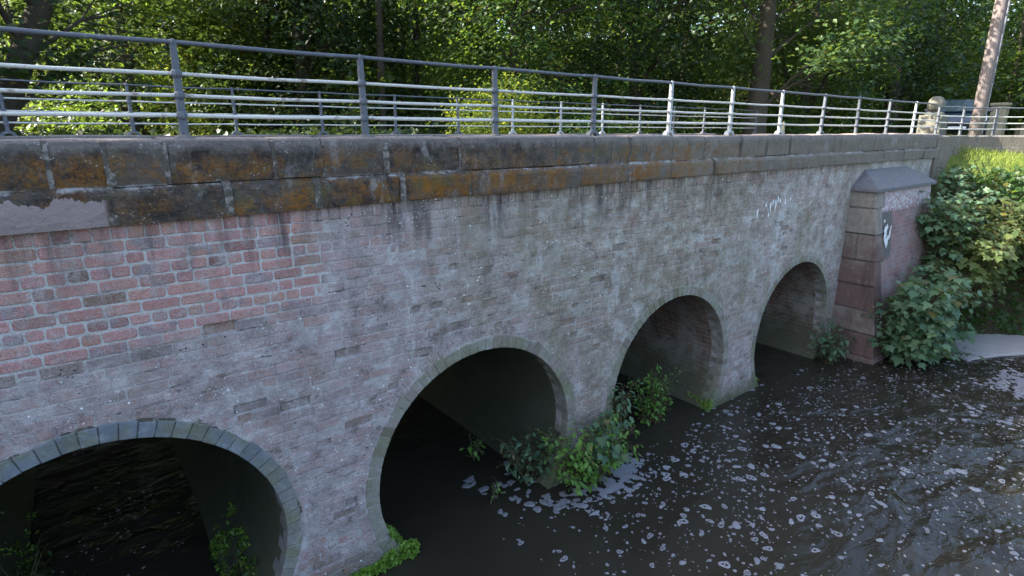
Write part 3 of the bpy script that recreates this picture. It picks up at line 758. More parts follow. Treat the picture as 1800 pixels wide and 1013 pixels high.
# wing wall carrying the end of the railing
ww = MB(); wp = [(16.85, .14), (18.1, -.08), (19.05, -.53), (19.8, -1.13), (20.5, -1.88), (22.7, -4.4)]
L = []
for i, (a, b) in enumerate(wp):
    q = Vector(wp[min(i + 1, len(wp) - 1)]) - Vector(wp[max(i - 1, 0)]); nrm = Vector((-q.y, q.x)).normalized() * .19
    L.append(((a - nrm.x, b - nrm.y), (a + nrm.x, b + nrm.y)))
vs = []
for (a, b) in L: vs += [(a[0], a[1], 3.4), (a[0], a[1], 4.53), (a[0] * .9 + b[0] * .1, a[1] * .9 + b[1] * .1, 4.565), (b[0], b[1], 4.565), (b[0], b[1], 3.4)]
fs = []
for i in range(len(L) - 1):
    for k in range(4): fs.append((i * 5 + k, (i + 1) * 5 + k, (i + 1) * 5 + k + 1, i * 5 + k + 1))
fs += [(0, 1, 2, 3, 4)]
ww.add(vs, fs)
tag(ww.build('wing_wall', M['coping']), 'low stone wall curving away from the bridge end under the railing, above the sunny grass', 'wall')

# road over the bridge and beyond
rd = MB(); n = 14
for i in range(n):
    a = X0 - 30 + (X1 + 30 + 30 - X0) * i / n; b = X0 - 30 + (X1 + 60 - X0) * (i + 1) / n
    rd.add([(a, .42, 4.37), (b, .42, 4.37), (b, 4.7, 4.37), (a, 4.7, 4.37)], [(0, 1, 2, 3)])
rd.box(X0 - 30, 47, .42, 4.70, 3.97, 4.365)
tag(rd.build('road', M['asphalt']), kind='structure')

# ------------------------------------------------------------------ pillar, pole, gate pier, car, stake
pl = empty('gate_pillar', (20.3, 1.2, 4.2)); tag(pl, 'stout stone pillar with a large ball on top, behind the railing where the bridge ends', 'pillar')
m = MB(); m.box(-.35, .35, -.35, .35, -.2, .30); m.build('plinth', M['pillar'], pl, bevel=.03)
m = MB(); m.box(-.29, .29, -.29, .29, .30, .92); m.build('shaft', M['pillar'], pl, bevel=.02)
m = MB(); m.lathe([(.0, 0), (.25, 0), (.25, .05), (.17, .09)] , 24, (0, 0, .92)); m.build('neck', M['pillar'], pl, smooth=False)
m = MB(); m.lathe([(.225 * math.sin(a), -.225 * math.cos(a)) for a in np.linspace(.0, math.pi, 17)], 28, (0, 0, 1.22)); m.build('ball', M['pillar'], pl, smooth=True)

po = empty('utility_pole', (20.95, .31, 4.2)); tag(po, 'tall weathered wooden pole with pale paint flakes, right of the ball topped pillar', 'pole')
m = MB(); m.tube([(0, 0, -.4), (-.01, .01, 2), (0, .02, 4), (.02, .02, 7.5)], [.165, .155, .145, .125], 20); m.build('shaft', M['pole'], po, smooth=True)
m = MB(); m.box(-.025, .025, -.178, -.13, .3, 6.5); m.build('cable_cover', M['grey_rail'], po, bevel=.01)
gp = empty('gate_pier', (31.5, 2.3, 4.2)); tag(gp, 'pale buff stone pier standing beyond the pole, lit yellow by the sun', 'pillar')
m = MB(); m.box(-.26, .26, -.26, .26, -.2, 1.5); m.build('shaft', M['buff'], gp, bevel=.03)
m = MB(); m.box(-.31, .31, -.31, .31, 1.5, 1.62); m.build('cap', M['buff'], gp, bevel=.03)
gw = empty('garden_wall', (33.0, 1.0, 4.2)); tag(gw, 'low pale wall with coping running right from the buff pier', 'wall')
m = MB(); m.box(-1.0, 3.2, -.18, .18, -.2, .7); m.build('body', M['buff'], gw)
m = MB(); m.box(-1.05, 3.25, -.24, .24, .7, .79); m.build('coping', M['pillar'], gw, bevel=.02)
gw.rotation_euler.z = R(-48)
st = empty('wooden_stake', (14.08, 2.4, 4.37)); tag(st, 'short pale pointed stake standing behind the parapet', 'stake')
m = MB(); m.add([(-.05, -.05, 0), (.05, -.05, 0), (.05, .05, 0), (-.05, .05, 0), (-.02, -.02, .52), (.02, -.02, .52), (.02, .02, .52), (-.02, .02, .52)],
      [(0, 1, 5, 4), (1, 2, 6, 5), (2, 3, 7, 6), (3, 0, 4, 7), (4, 5, 6, 7)]); m.build('stake', M['buff'], st)

def make_car(loc, rz):
    car = empty('parked_car', loc, rz); tag(car, 'dark blue parked car, its bright front showing between the ball pillar and the pole', 'car')
    t = NT('car_paint'); M['car'] = t.done(t.bsdf((.02, .035, .06, 1), .22, None, .6, **{'Coat Weight': .6}))
    t = NT('car_glass'); M['glass'] = t.done(t.bsdf((.05, .07, .08, 1), .05, None, .9))
    t = NT('tyre_rubber'); M['tyre'] = t.done(t.bsdf((.02, .02, .02, 1), .8))
    t = NT('car_lamp'); M['lamp'] = t.done(t.bsdf((.8, .82, .85, 1), .12, None, .8))
    t = NT('wheel_alloy'); M['alloy'] = t.done(t.bsdf((.5, .5, .52, 1), .3, None, .5, .8))
    # side outline, extruded with tumblehome: x is length (front at -x)
    lo = [(-2.05, .35), (-2.08, .62), (-1.98, .80), (-1.0, .96), (-.35, 1.40), (.2, 1.47), (1.2, 1.42), (1.85, 1.02), (2.05, .95), (2.1, .5), (2.02, .30), (-1.9, .28)]
    m = MB(); K = len(lo); vs = []
    for s_ in (-1, -.86, .86, 1):
        for (a, b) in lo:
            wdt = .84 if b < 1.0 else .84 - (b - 1.0) * .5
            k = 1 if abs(s_) == 1 else 1.0
            vs.append((a * (1 if abs(s_) < 1 else .975), s_ * wdt, b - (.03 if abs(s_) == 1 and b > .9 else 0)))
    fs = [(r_ * K + k, r_ * K + (k + 1) % K, (r_ + 1) * K + (k + 1) % K, (r_ + 1) * K + k) for r_ in range(3) for k in range(K)]
    fs += [tuple(range(K))[::-1], tuple(3 * K + k for k in range(K))]
    m.add(vs, fs); m.build('body', M['car'], car, bevel=.04, seg=3)
    m = MB(); m.add([(-1.03, -.62, .985), (-1.03, .62, .985), (-.40, .55, 1.405), (-.40, -.55, 1.405)], [(0, 3, 2, 1)]); 
    m.v = [(a - .03, b, c + .02) for a, b, c in m.v]; m.build('windscreen', M['glass'], car)
    for s_ in (-1, 1):
        m = MB(); m.add([(-.8, s_ * .815, 1.03), (1.5, s_ * .815, 1.05), (1.15, s_ * .66, 1.36), (-.25, s_ * .66, 1.36)], [(0, 1, 2, 3)]); m.build('window', M['glass'], car)
        m = MB(); m.box(-2.10, -1.98, s_ * .62 - .17, s_ * .62 + .17, .64, .80); m.build('headlight', M['lamp'], car, bevel=.03)
        m = MB(); m.box(-.82, -.66, s_ * .92 - .10, s_ * .92 + .10, .98, 1.12); m.build('mirror', M['car'], car, bevel=.03)
        for xw in (-1.28, 1.3):
            m = MB(); pr = [(.20, -.10), (.31, -.10), (.33, -.06), (.33, .06), (.31, .10), (.20, .10)]
            m.lathe(pr, 24); wv = [(p[0], p[2], p[1]) for p in m.v]; m.v = wv; wo_ = m.build('wheel', M['tyre'], car, loc=(xw, s_ * .78, .33))
            m = MB(); m.lathe([(0, -.06), (.21, -.075), (.21, .075), (0, .06)], 16); m.v = [(p[0], p[2], p[1]) for p in m.v]; m.build('rim', M['alloy'], wo_)
    m = MB(); m.box(-2.13, -2.08, -.42, .42, .50, .60); m.build('grille', M['tyre'], car)
    m = MB(); m.box(-2.15, -2.12, -.26, .26, .36, .46); m.build('number_plate', M['lamp'], car)
    return car
make_car((27.2, 2.6, 4.37), R(18))

# ------------------------------------------------------------------ foliage
SIMPLE = (np.array([(0, 0, 0), (.32, -.27, .05), (.72, -.2, .03), (1, 0, -.07), (.72, .2, .03), (.32, .27, .05), (.5, 0, -.02)]),
          [(0, 1, 6), (1, 2, 6), (2, 3, 6), (3, 4, 6), (4, 5, 6), (5, 0, 6)])
QUAD = (np.array([(0, 0, 0), (.5, -.30, .07), (1, 0, -.05), (.5, .30, .07)]), [(0, 1, 2), (0, 2, 3)])
_p = [(0, 0), (.10, -.30), (.02, -.48), (.30, -.36), (.52, -.55), (.56, -.24), (1.02, 0), (.56, .24), (.52, .55), (.30, .36), (.02, .48), (.10, .30)]
PALM = (np.array([(a, b, .10 * abs(b) - .12 * a * a) for a, b in _p] + [(.33, 0, .0)]), [(i, (i + 1) % 12, 12) for i in range(12)])

def unit(v): return v / np.maximum(np.linalg.norm(v, axis=-1, keepdims=True), 1e-9)
def leaf_mesh(name, C, N, T, size, tmpl, tint, mat):
    P, F = tmpl; n = len(C); k = len(P)
    N = unit(N); T = unit(T - N * (T * N).sum(-1, keepdims=True)); B = np.cross(N, T)
    s = np.asarray(size)[:, None, None]
    V = C[:, None, :] + s * (P[None, :, 0:1] * T[:, None, :] + P[None, :, 1:2] * B[:, None, :] + P[None, :, 2:3] * N[:, None, :])
    F = np.array(F); faces = (F[None] + (np.arange(n) * k)[:, None, None]).reshape(-1, F.shape[1])
    me = bpy.data.meshes.new(name); nf = len(faces); vpf = F.shape[1]
    me.vertices.add(n * k); me.vertices.foreach_set('co', V.reshape(-1).astype(np.float32))
    me.loops.add(nf * vpf); me.loops.foreach_set('vertex_index', faces.reshape(-1).astype(np.int32))
    me.polygons.add(nf); me.polygons.foreach_set('loop_start', (np.arange(nf) * vpf).astype(np.int32))
    me.polygons.foreach_set('loop_total', np.full(nf, vpf, np.int32))
    me.update(calc_edges=True)
    a = me.attributes.new('tint', 'FLOAT_COLOR', 'POINT')
    col = np.ones((n, k, 4), np.float32); col[:, :, :3] = tint[:, None, :]
    a.data.foreach_set('color', col.reshape(-1)); me.materials.append(mat)
    return me
def rnd_dirs(g_, n, up=0.6):
    v = g_.normal(size=(n, 3)); v[:, 2] = np.abs(v[:, 2]) + up; return unit(v)

def tree_parts(seed, height, rad, base, nclump, per, leaf, trunk_r, lean=(0, 0), squash=.75, csig=.42, droop=0.0):
    g_ = np.random.default_rng(seed)
    tr = MB(); n = 9; tp = []
    for i in range(n + 1):
        t = i / n; tp.append((lean[0] * t + .12 * math.sin(seed + 4 * t) * t, lean[1] * t + .12 * math.cos(seed * 2 + 3 * t) * t, -.4 + (height * .93 + .4) * t))
    rr = [trunk_r * (1.25 if i == 0 else 1) * (1 - .93 * (i / n) ** 1.1) + .012 for i in range(n + 1)]
    tr.tube(tp, rr, 12)
    def trunk_at(z):
        t = min(1, max(0, (z + .4) / (height * .93 + .4))); i = min(n - 1, int(t * n)); f = t * n - i
        return np.array(tp[i]) * (1 - f) + np.array(tp[i + 1]) * f, rr[i] * (1 - f) + rr[i + 1] * f
    C = []; cl = []
    lob = g_.uniform(0, 6.28, 4)
    for k in range(nclump):
        z = base + (height - base) * g_.random() ** .85
        h = (z - base) / (height - base)
        env = rad * (math.sin(math.pi * min(1, .18 + .82 * h) ** .9) ** .6 if h < .97 else .3)
        az = g_.uniform(0, 6.28)
        env *= 1 + .25 * math.sin(2 * az + lob[0]) + .2 * math.sin(3 * az + lob[1] + 4 * h)
        q = env * (g_.random() ** .45)
        c0, tr_r = trunk_at(z)
        c = c0 + np.array([q * math.cos(az), q * math.sin(az), .15 * g_.normal() - droop * q])
        cl.append((c, z, q, az))
    order = g_.permutation(len(cl))
    for k in order[:min(len(cl), 34)]:
        c, z, q, az = cl[k]
        if q < .5: continue
        z0 = max(.6, z - q * .55 - .2); s0, r0 = trunk_at(z0)
        mid = s0 * .5 + c * .5 + np.array([0, 0, .12 * q]) + g_.normal(size=3) * .08
        ra = min(r0 * .55, .035 + .016 * q)
        tr.tube([s0, s0 * .75 + mid * .25, mid, c], [ra, ra * .8, ra * .55, .008], 6, cap=False)
        for _ in range(3):
            c2 = c + g_.normal(size=3) * .45; tr.tube([mid, mid * .4 + c2 * .6 + g_.normal(size=3) * .05, c2], [ra * .4, ra * .25, .005], 4, cap=False)
    Cs = []; Ns = []; Ti = []
    for (c, z, q, az) in cl:
        m_ = int(per * g_.uniform(.55, 1.4)); off = g_.normal(size=(m_, 3)) * np.array([csig, csig, csig * .55]) * g_.uniform(.7, 1.25)
        off[:, 2] -= .25 * (off[:, 0] ** 2 + off[:, 1] ** 2)
        Cs.append(c + off); nn = rnd_dirs(g_, m_, .9); nn[:, 0] += .35 * math.cos(az); nn[:, 1] += .35 * math.sin(az); Ns.append(nn)
        ti = np.stack([np.clip(g_.normal(.5, .2, m_) + g_.normal(0, .18), 0, 1), g_.random(m_), g_.random(m_)], -1); Ti.append(ti)
    Cs = np.concatenate(Cs); Ns = np.concatenate(Ns); Ti = np.concatenate(Ti)
    keep = Cs[:, 2] > .15; Cs, Ns, Ti = Cs[keep], Ns[keep], Ti[keep]
    T = g_.normal(size=Cs.shape); T[:, 2] -= .5
    return tr, (Cs, Ns, T, leaf * g_.uniform(.65, 1.3, len(Cs)), Ti)

TREE_MESH = {}
def tree(name, loc, key, label, leafmat, rz=0.0, scale=1.0, group=None, **kw):
    """one tree: a trunk with its limbs and a crown of single leaves"""
    e_ = empty(name, loc, rz); tag(e_, label, 'tree', group); e_.scale = (scale,) * 3
    kk = (key, leafmat)
    if kk not in TREE_MESH:
        tr, L_ = tree_parts(**kw)
        to = tr.build('trunk', M['bark'], e_, smooth=True)
        cm = leaf_mesh('crown', *L_[:4], QUAD, L_[4], M[leafmat]); link('crown', cm, e_)
        TREE_MESH[kk] = (to.data, cm)
    else:
        a, b = TREE_MESH[kk]; link('trunk', a, e_); link('crown', b, e_)
    return e_

# named trees that can be told apart in the picture
K1 = dict(height=9.5, rad=3.4, base=.5, nclump=250, per=105, leaf=.145, trunk_r=.20)
G0 = 'trees of the wood behind the bridge'
tree('broadleaf_tree', (-1.45, 9.2, 3.9), 'lean', 'dark leaning tree with a thick bare trunk at the far left behind both railings', 'leaf_c', 0, 1, G0,
     seed=3, height=10.5, rad=3.3, base=1.7, nclump=230, per=100, leaf=.15, trunk_r=.24, lean=(4.9, .2))
tree('broadleaf_tree', (2.0, 17.0, 4.2), 'a', 'sunlit mid green tree right of the leaning trunk, in the clearing', 'leaf_a', .4, 1, G0, seed=11, **K1)
tree('broadleaf_tree', (5.2, 19.6, 4.2), 'a', 'bright yellow lit tree deep in the clearing, right of the first near post', 'leaf_b', 2.6, 1.05, G0, seed=11, **K1)
tree('broadleaf_tree', (6.6, 14.8, 4.2), 'b', 'dark green tree with dense drooping boughs behind the third near post', 'leaf_c', 0, 1, G0,
     seed=12, height=10, rad=3.3, base=.8, nclump=310, per=110, leaf=.15, trunk_r=.22, droop=.12)
tree('broadleaf_tree', (11.6, 10.0, 4.2), 'c', 'bright mid green tree rising just behind the sunlit shrub', 'leaf_a', 1.1, 1, G0,
     seed=13, height=9.0, rad=2.8, base=.4, nclump=280, per=110, leaf=.14, trunk_r=.17)
tree('broadleaf_tree', (18.3, 5.6, 4.25), 'd', 'thick trunked dark tree at the far end of the farther railing', 'leaf_w', 0, 1, G0,
     seed=14, height=11, rad=3.6, base=2.0, nclump=250, per=100, leaf=.15, trunk_r=.36, lean=(.4, .2))
tree('broadleaf_tree', (16.2, 9.0, 4.2), 'e', 'deep green tree left of the thick trunk, ivy clad and full to the ground', 'leaf_c', 0, 1, G0,
     seed=15, height=9.5, rad=3.2, base=.3, nclump=300, per=110, leaf=.145, trunk_r=.20)
tree('broadleaf_tree', (23.0, 6.4, 4.25), 'f', 'dull green tree above the ball topped pillar', 'leaf_w', 2.0, .95, G0, seed=16, height=10, rad=3.4, base=1.3, nclump=260, per=100, leaf=.15, trunk_r=.20)
tree('broadleaf_tree', (29.5, 5.6, 4.25), 'd', 'shadowy tree behind the parked car and the pole', 'leaf_c', 1.3, 1, G0,
     seed=14, height=11, rad=3.6, base=2.0, nclump=250, per=100, leaf=.15, trunk_r=.30, lean=(.4, .2))
tree('broadleaf_tree', (31.0, -2.2, 4.25), 'a', 'yellow green tree at the far right beyond the buff pier', 'leaf_b', 1.9, .62, G0, seed=11, **K1)

def shrub(name, loc, label, mat, seed, h=1.6, r=1.2, ncl=70, per=70, leaf=.10, tm=QUAD, cat='shrub', group=None):
    g_ = np.random.default_rng(seed); e_ = empty(name, loc); tag(e_, label, cat, group)
    st_ = MB(); Cs = []; Ns = []; Ti = []
    for k in range(ncl):
        az = g_.uniform(0, 6.28); q = r * g_.random() ** .6; z = h * (1 - (q / r) ** 2 * .7) * g_.uniform(.25, 1)
        c = np.array([q * math.cos(az), q * math.sin(az), z])
        if k % 3 == 0: st_.tube([(c[0] * .15, c[1] * .15, -.1), (c[0] * .6, c[1] * .6, z * .6), c], [.018, .012, .004], 5, cap=False)
        m_ = int(per * g_.uniform(.6, 1.3)); off = g_.normal(size=(m_, 3)) * np.array([.20, .20, .13]) * max(.6, r)
        Cs.append(c + off); nn = rnd_dirs(g_, m_, .8); nn[:, :2] += .4 * c[:2] / max(r, .1); Ns.append(nn)
        Ti.append(np.stack([np.clip(g_.normal(.5, .2, m_) + g_.normal(0, .15), 0, 1), g_.random(m_), g_.random(m_)], -1))
    Cs = np.concatenate(Cs); Ns = np.concatenate(Ns); Ti = np.concatenate(Ti); T = g_.normal(size=Cs.shape); T[:, 2] -= .4
    st_.build('stem', M['bark'], e_, smooth=True)
    link('foliage', leaf_mesh('foliage', Cs, Ns, T, leaf * g_.uniform(.6, 1.3, len(Cs)), tm, Ti, M[mat]), e_)
    return e_
shrub('shrub', (9.4, 7.6, 3.6), 'sunlit pale green shrub behind the farther railing, fifth near post', 'leaf_b', 31, 2.6, 1.5, 95, 75, .10)
shrub('shrub', (2.3, 9.6, 3.9), 'small bright yellow green shrub low behind the railings near the left edge', 'leaf_b', 32, 1.1, .7, 32, 70, .085)
shrub('shrub', (5.6, 8.9, 3.7), 'dark low shrub below the drooping tree', 'leaf_c', 33, 1.6, 1.4, 60, 70, .10)
shrub('shrub', (12.9, 7.7, 3.9), 'mid green shrub between the sunlit shrub and the thick trunk', 'leaf_a', 34, 1.9, 1.5, 70, 70, .10)
shrub('shrub', (20.6, 6.0, 4.25), 'green shrub right of the thick trunk behind the low rails', 'leaf_a', 35, 1.6, 1.4, 70, 70, .10)

# the wood behind reads as one mass; unseen trees added at left shade the river
g_ = np.random.default_rng(99)
Cs = []; Ns = []; Ti = []; tk = MB(); Sz = []
spots = []
for k in range(1400):
    a = g_.uniform(R(0), R(165)); d_ = g_.uniform(17, 47)
    x_, y_ = d_ * math.cos(a), -5 + d_ * math.sin(a)
    if x_ < 7 and 12 < y_ < 14.5 and x_ > -7: continue
    if x_ < -7:  # out-of-view tall trees, added to keep the sun off the water
        if x_ > -8.5 or y_ < 7 or y_ > 12.5: continue
    elif y_ < 12.5 and x_ < 24: continue
    if -8.5 < x_ < 5.5 and 11 < y_ < 21: continue
    if -9 < x_ < -2 and y_ > 12.6: continue
    low = math.atan2(y_ + 5, x_) < R(23)
    if -3.4 < y_ < 5.8 and x_ < 40: continue
    if low and math.hypot(x_, y_ + 5) < 33: continue
    if y_ < -3.4 and x_ < 34: continue
    if all((x_ - p) ** 2 + (y_ - q) ** 2 > 2.5 ** 2 for p, q in spots): spots.append((x_, y_))
for k in range(900):
    a = g_.uniform(R(1), R(27)); d_ = g_.uniform(41, 60); x_, y_ = d_ * math.cos(a), -5 + d_ * math.sin(a)
    if all((x_ - p) ** 2 + (y_ - q) ** 2 > 2.6 ** 2 for p, q in spots): spots.append((x_, y_))
spots += [(-6.6, 9.3), (-8.4, 6.6), (-10.5, 4.6), (-4.4, 9.1), (-3.4, 9.7), (-5.4, 8.2), (-11, 8.4), (-13, 9.4), (-10, 11), (-15, 10.5), (-12.4, 7), (-14.5, 8)]  # unseen trees added by hand to shade the pond and the river
for (x_, y_) in spots:
    side = x_ < -7
    h_ = (10 if x_ > -11 and y_ < 9.5 else g_.uniform(17, 21)) if side else (g_.uniform(17, 21) if 3 < x_ < 22 and y_ < 20 else g_.uniform(8, 13))
    if math.atan2(y_ + 5, x_) < R(23): h_ = g_.uniform(8.6, 9.8) if math.hypot(x_, y_ + 5) > 40 else g_.uniform(6.0, 7.2)
    z0 = float(land(x_, y_)); rr_ = g_.uniform(2.2, 3.2)
    tk.tube([(x_, y_, z0 - .3), (x_ + .2, y_, z0 + h_ * .5), (x_ + .1, y_ + .2, z0 + h_ * .9)], [g_.uniform(.10, .18), .09, .02], 8, cap=False)
    if -7 < x_ < -3 and y_ < 10: h_ = 6.5
    tone = g_.normal(0, .13)
    for c in range(64):
        hh = g_.random() ** 1.25; az = g_.uniform(0, 6.28); q = rr_ * g_.random() ** .5 * math.sin(math.pi * (.22 + .72 * hh)) ** .4
        cc = np.array([x_ + q * math.cos(az), y_ + q * math.sin(az), z0 + .2 + h_ * hh])
        m_ = 46; off = g_.normal(size=(m_, 3)) * np.array([.42, .42, .24])
        Cs.append(cc + off); Ns.append(rnd_dirs(g_, m_, .8)); Ti.append(np.stack([np.clip(g_.normal(.45, .22, m_) + g_.normal(0, .2) + tone, 0, 1), g_.random(m_), g_.random(m_)], -1))
        Sz.append(.27 * g_.uniform(.6, 1.3, m_))
Cs = np.concatenate(Cs); Ns = np.concatenate(Ns); Ti = np.concatenate(Ti); T = g_.normal(size=Cs.shape); Sz = np.concatenate(Sz)
wood = link('woodland', leaf_mesh('woodland', Cs, Ns, T, Sz, QUAD, Ti, M['leaf_w'])); tag(wood, 'dense dark green wood closing the view behind the nearer trees, plus unseen shading trees', 'wood', kind='stuff')
wt = tk.build('woodland_trunks', M['bark'], wood, smooth=True); tag(wt, kind='stuff')

# --- plants on the bridge foot and the right bank
def leafy_plant(name, loc, label, seed, stems, leaf=.13, mat='leaf_s', tm=PALM, cat='plant', per=9, group=None, droop=.35):
    """stems: list of end points relative to loc; leaves stand on short stalks all along each stem"""
    g_ = np.random.default_rng(seed); e_ = empty(name, loc); tag(e_, label, cat, group)
    st_ = MB(); Cs = []; Ns = []; Ti = []; Ts = []; Sz = []
    for end in stems:
        E_ = np.array(end, float); L_ = np.linalg.norm(E_); base = np.array([E_[0] * .12, E_[1] * .12, -.05]) + g_.normal(size=3) * .04 * np.array([1, 1, 0])
        mid = base * .4 + E_ * .6 + np.array([0, 0, .22 * L_ * (1 if E_[2] > -.2 else .4)])
        P = [(1 - t) ** 2 * base + 2 * t * (1 - t) * mid + t * t * E_ for t in np.linspace(0, 1, 9)]
        st_.tube(P, list(np.linspace(.011, .003, 9)), 5, cap=False)
        n_ = max(4, int(per * L_ / .5))
        cr = g_.normal(0, .14)
        for k in range(n_):
            t = .22 + .78 * (k + g_.random()) / n_; i = min(7, int(t * 8)); f = t * 8 - i
            p_ = P[i] * (1 - f) + P[i + 1] * f
            out = g_.normal(size=3); out[2] = abs(out[2]) * .5; out = out / np.linalg.norm(out); sl = g_.uniform(.04, .15) * (leaf / .13)
            q_ = p_ + out * sl; st_.tube([p_, p_ * .5 + q_ * .5 + np.array([0, 0, .012]), q_], [.0035, .003, .002], 3, cap=False)
            Cs.append(q_); Ts.append(out * .7 + np.array([0, -.15, -droop])); Ns.append(np.array([out[0] * .5, out[1] * .5 - .25, 1.0]) + g_.normal(size=3) * .28)
            Sz.append(leaf * (.35 + .95 * g_.random() ** 1.3) * (1.15 - .45 * t)); Ti.append((min(1, max(0, g_.normal(.5, .2) + cr)), g_.random(), g_.random()))
    st_.build('stem', M['stem'], e_, smooth=True)
    link('foliage', leaf_mesh('foliage', np.array(Cs), np.array(Ns), np.array(Ts), np.array(Sz), tm, np.array(Ti), M[mat]), e_)
    return e_
def fan(seed, n, rx, ry, z0, z1, cy=0.0, cx=0.0):
    g_ = np.random.default_rng(seed)
    return [(cx + g_.uniform(-rx, rx), cy + g_.uniform(-ry, ry), g_.uniform(z0, z1)) for _ in range(n)]
leafy_plant('leafy_plant', (4.95, -.22, .06), 'bushy bright green plant ringed by foam, growing at the foot of a bridge pier', 41, fan(1, 52, .72, .34, .02, .98, -.12, -.02), .10, 'leaf_y', SIMPLE, per=12)
leafy_plant('sycamore_seedling', (5.2, -.25, .30), 'broad leaved pale green seedling standing up among the bright foot plant', 42, fan(2, 18, .34, .2, .12, .80, -.1), .15, 'leaf_s', PALM, per=7)
leafy_plant('leafy_plant', (4.35, .30, .05), 'straggling darker plant just inside the second arch at its right side', 43, fan(3, 26, .50, .32, .08, .80), .11, 'leaf_s', SIMPLE, per=9)
leafy_plant('weed_sprig', (3.75, .25, .0), 'thin single sprig standing in the water inside the second arch', 44, [(.02, -.02, .32), (-.03, .0, .26), (.05, 0, .22)], .05, 'leaf_y', SIMPLE, per=14)
leafy_plant('weed_tuft', (3.95, 1.0, .25), 'small tuft of yellowish leaves in the dark of the second arch', 45, fan(5, 9, .16, .1, .05, .3), .09, 'leaf_y', SIMPLE, per=8)
leafy_plant('leafy_plant', (5.75, -.10, .55), 'climbing dark leaved plant on the right edge of the pier, beside the third arch', 46, fan(6, 14, .18, .12, .0, .75), .11, 'leaf_s', SIMPLE, per=9)
leafy_plant('leafy_plant', (7.1, .34, .02), 'yellow green plant growing in the water under the third arch', 47, fan(7, 40, .42, .26, .10, .95), .085, 'leaf_y', SIMPLE, per=11)
leafy_plant('leafy_plant', (11.95, -.30, .05), 'round grey green bush at the water line right of the fourth arch', 48, fan(8, 34, .42, .3, .15, 1.0), .13, 'leaf_s', SIMPLE, per=9)
leafy_plant('moss_weed', (-1.0, 1.9, .05), 'low green weeds at the left wall inside the first arch', 49, fan(9, 12, .25, .4, .08, .35), .08, 'leaf_a', SIMPLE, per=9)
leafy_plant('moss_weed', (.78, .75, .10), 'low green weeds at the right wall inside the first arch', 50, fan(10, 12, .18, .4, .05, .30), .08, 'leaf_a', SIMPLE, per=9)
GS = 'sycamore saplings on the right bank'
leafy_plant('sycamore_sapling', (13.3, -1.05, .1), 'big bluish green broad leaved sapling spreading in front of the buttress and over the water', 61, fan(11, 120, 1.25, .65, -.05, 1.85, -.35, .35), .22, 'leaf_s', PALM, 'sapling', 8, GS)
leafy_plant('sycamore_sapling', (15.5, -.75, 2.0), 'blue green sapling climbing beside the cap of the buttress', 62, fan(12, 105, 1.0, .55, -.9, 1.45, -.25, .1), .19, 'leaf_s', PALM, 'sapling', 8, GS)
leafy_plant('sycamore_sapling', (15.5, -1.6, 1.2), 'mid green sapling in the middle of the bank over the dark hollow', 63, fan(13, 70, 1.1, .55, -.4, 1.6, -.1, .3), .19, 'leaf_d', PALM, 'sapling', 8, GS)
leafy_plant('sycamore_sapling', (16.9, -1.6, 2.75), 'yellow lit sapling at the top of the bank below the grass edge', 64, fan(14, 60, 1.1, .8, -.6, .40, -.1, -.2), .15, 'leaf_d', PALM, 'sapling', 8, GS)
leafy_plant('sycamore_sapling', (17.2, -2.7, 1.8), 'bright yellow green sapling at the right edge of the picture', 65, fan(15, 80, 1.0, .6, -.8, 1.35, -.1, 0), .16, 'leaf_d', PALM, 'sapling', 8, GS)

leafy_plant('sycamore_sapling', (16.7, -.55, 3.3), 'leafy green sapling at the very end of the bridge parapet', 66, fan(16, 50, .6, .35, -.9, .55, -.1, .0), .15, 'leaf_s', PALM, 'sapling', 8, GS)
# ground cover on the bank
g_ = np.random.default_rng(123)
n_ = 34000; xs_ = g_.uniform(14.8, 21, n_); ys_ = g_.uniform(-9, -.3, n_); zs_ = land(xs_, ys_)
k_ = (zs_ > -.05) & (zs_ < 3.6); xs_, ys_, zs_ = xs_[k_], ys_[k_], zs_[k_]; n_ = len(xs_)
ti = np.stack([np.clip(g_.normal(.4, .2, n_), 0, 1), g_.random(n_), g_.random(n_)], -1)
N_ = rnd_dirs(g_, n_, .3); N_[:, 0] -= .8
iv = link('bank_ivy', leaf_mesh('bank_ivy', np.stack([xs_, ys_, zs_ + g_.uniform(.02, .25, n_)], -1), N_, g_.normal(size=(n_, 3)), .12 * g_.uniform(.5, 1.3, n_), PALM, ti, M['leaf_a']))
tag(iv, 'green ground cover clothing the right river bank', 'ground cover', kind='stuff')
n_ = 9000; xs_ = g_.uniform(-6, 13, n_); ys_ = g_.uniform(7.4, 11, n_); zs_ = land(xs_, ys_); k_ = (zs_ > .1); xs_, ys_, zs_ = xs_[k_], ys_[k_], zs_[k_]; n_ = len(xs_)  # dark cover added on the far bank, deepening the reflection seen through the arch
ti = np.stack([np.clip(g_.normal(.3, .2, n_), 0, 1), g_.random(n_), g_.random(n_)], -1)
N_ = rnd_dirs(g_, n_, .3); N_[:, 1] -= .8
bi = link('added_bank_ivy', leaf_mesh('added_bank_ivy', np.stack([xs_, ys_, zs_ + g_.uniform(.02, .35, n_)], -1), N_, g_.normal(size=(n_, 3)), .16 * g_.uniform(.5, 1.3, n_), PALM, ti, M['leaf_c']))
tag(bi, 'dark ivy added over the far bank to darken reflections behind the bridge', 'ground cover', kind='stuff')
BL = (np.array([(0, -.04, 0), (0, .04, 0), (.6, .025, .08), (.6, -.025, .08), (1, 0, -.03)]), [(0, 1, 2), (0, 2, 3), (3, 2, 4)])
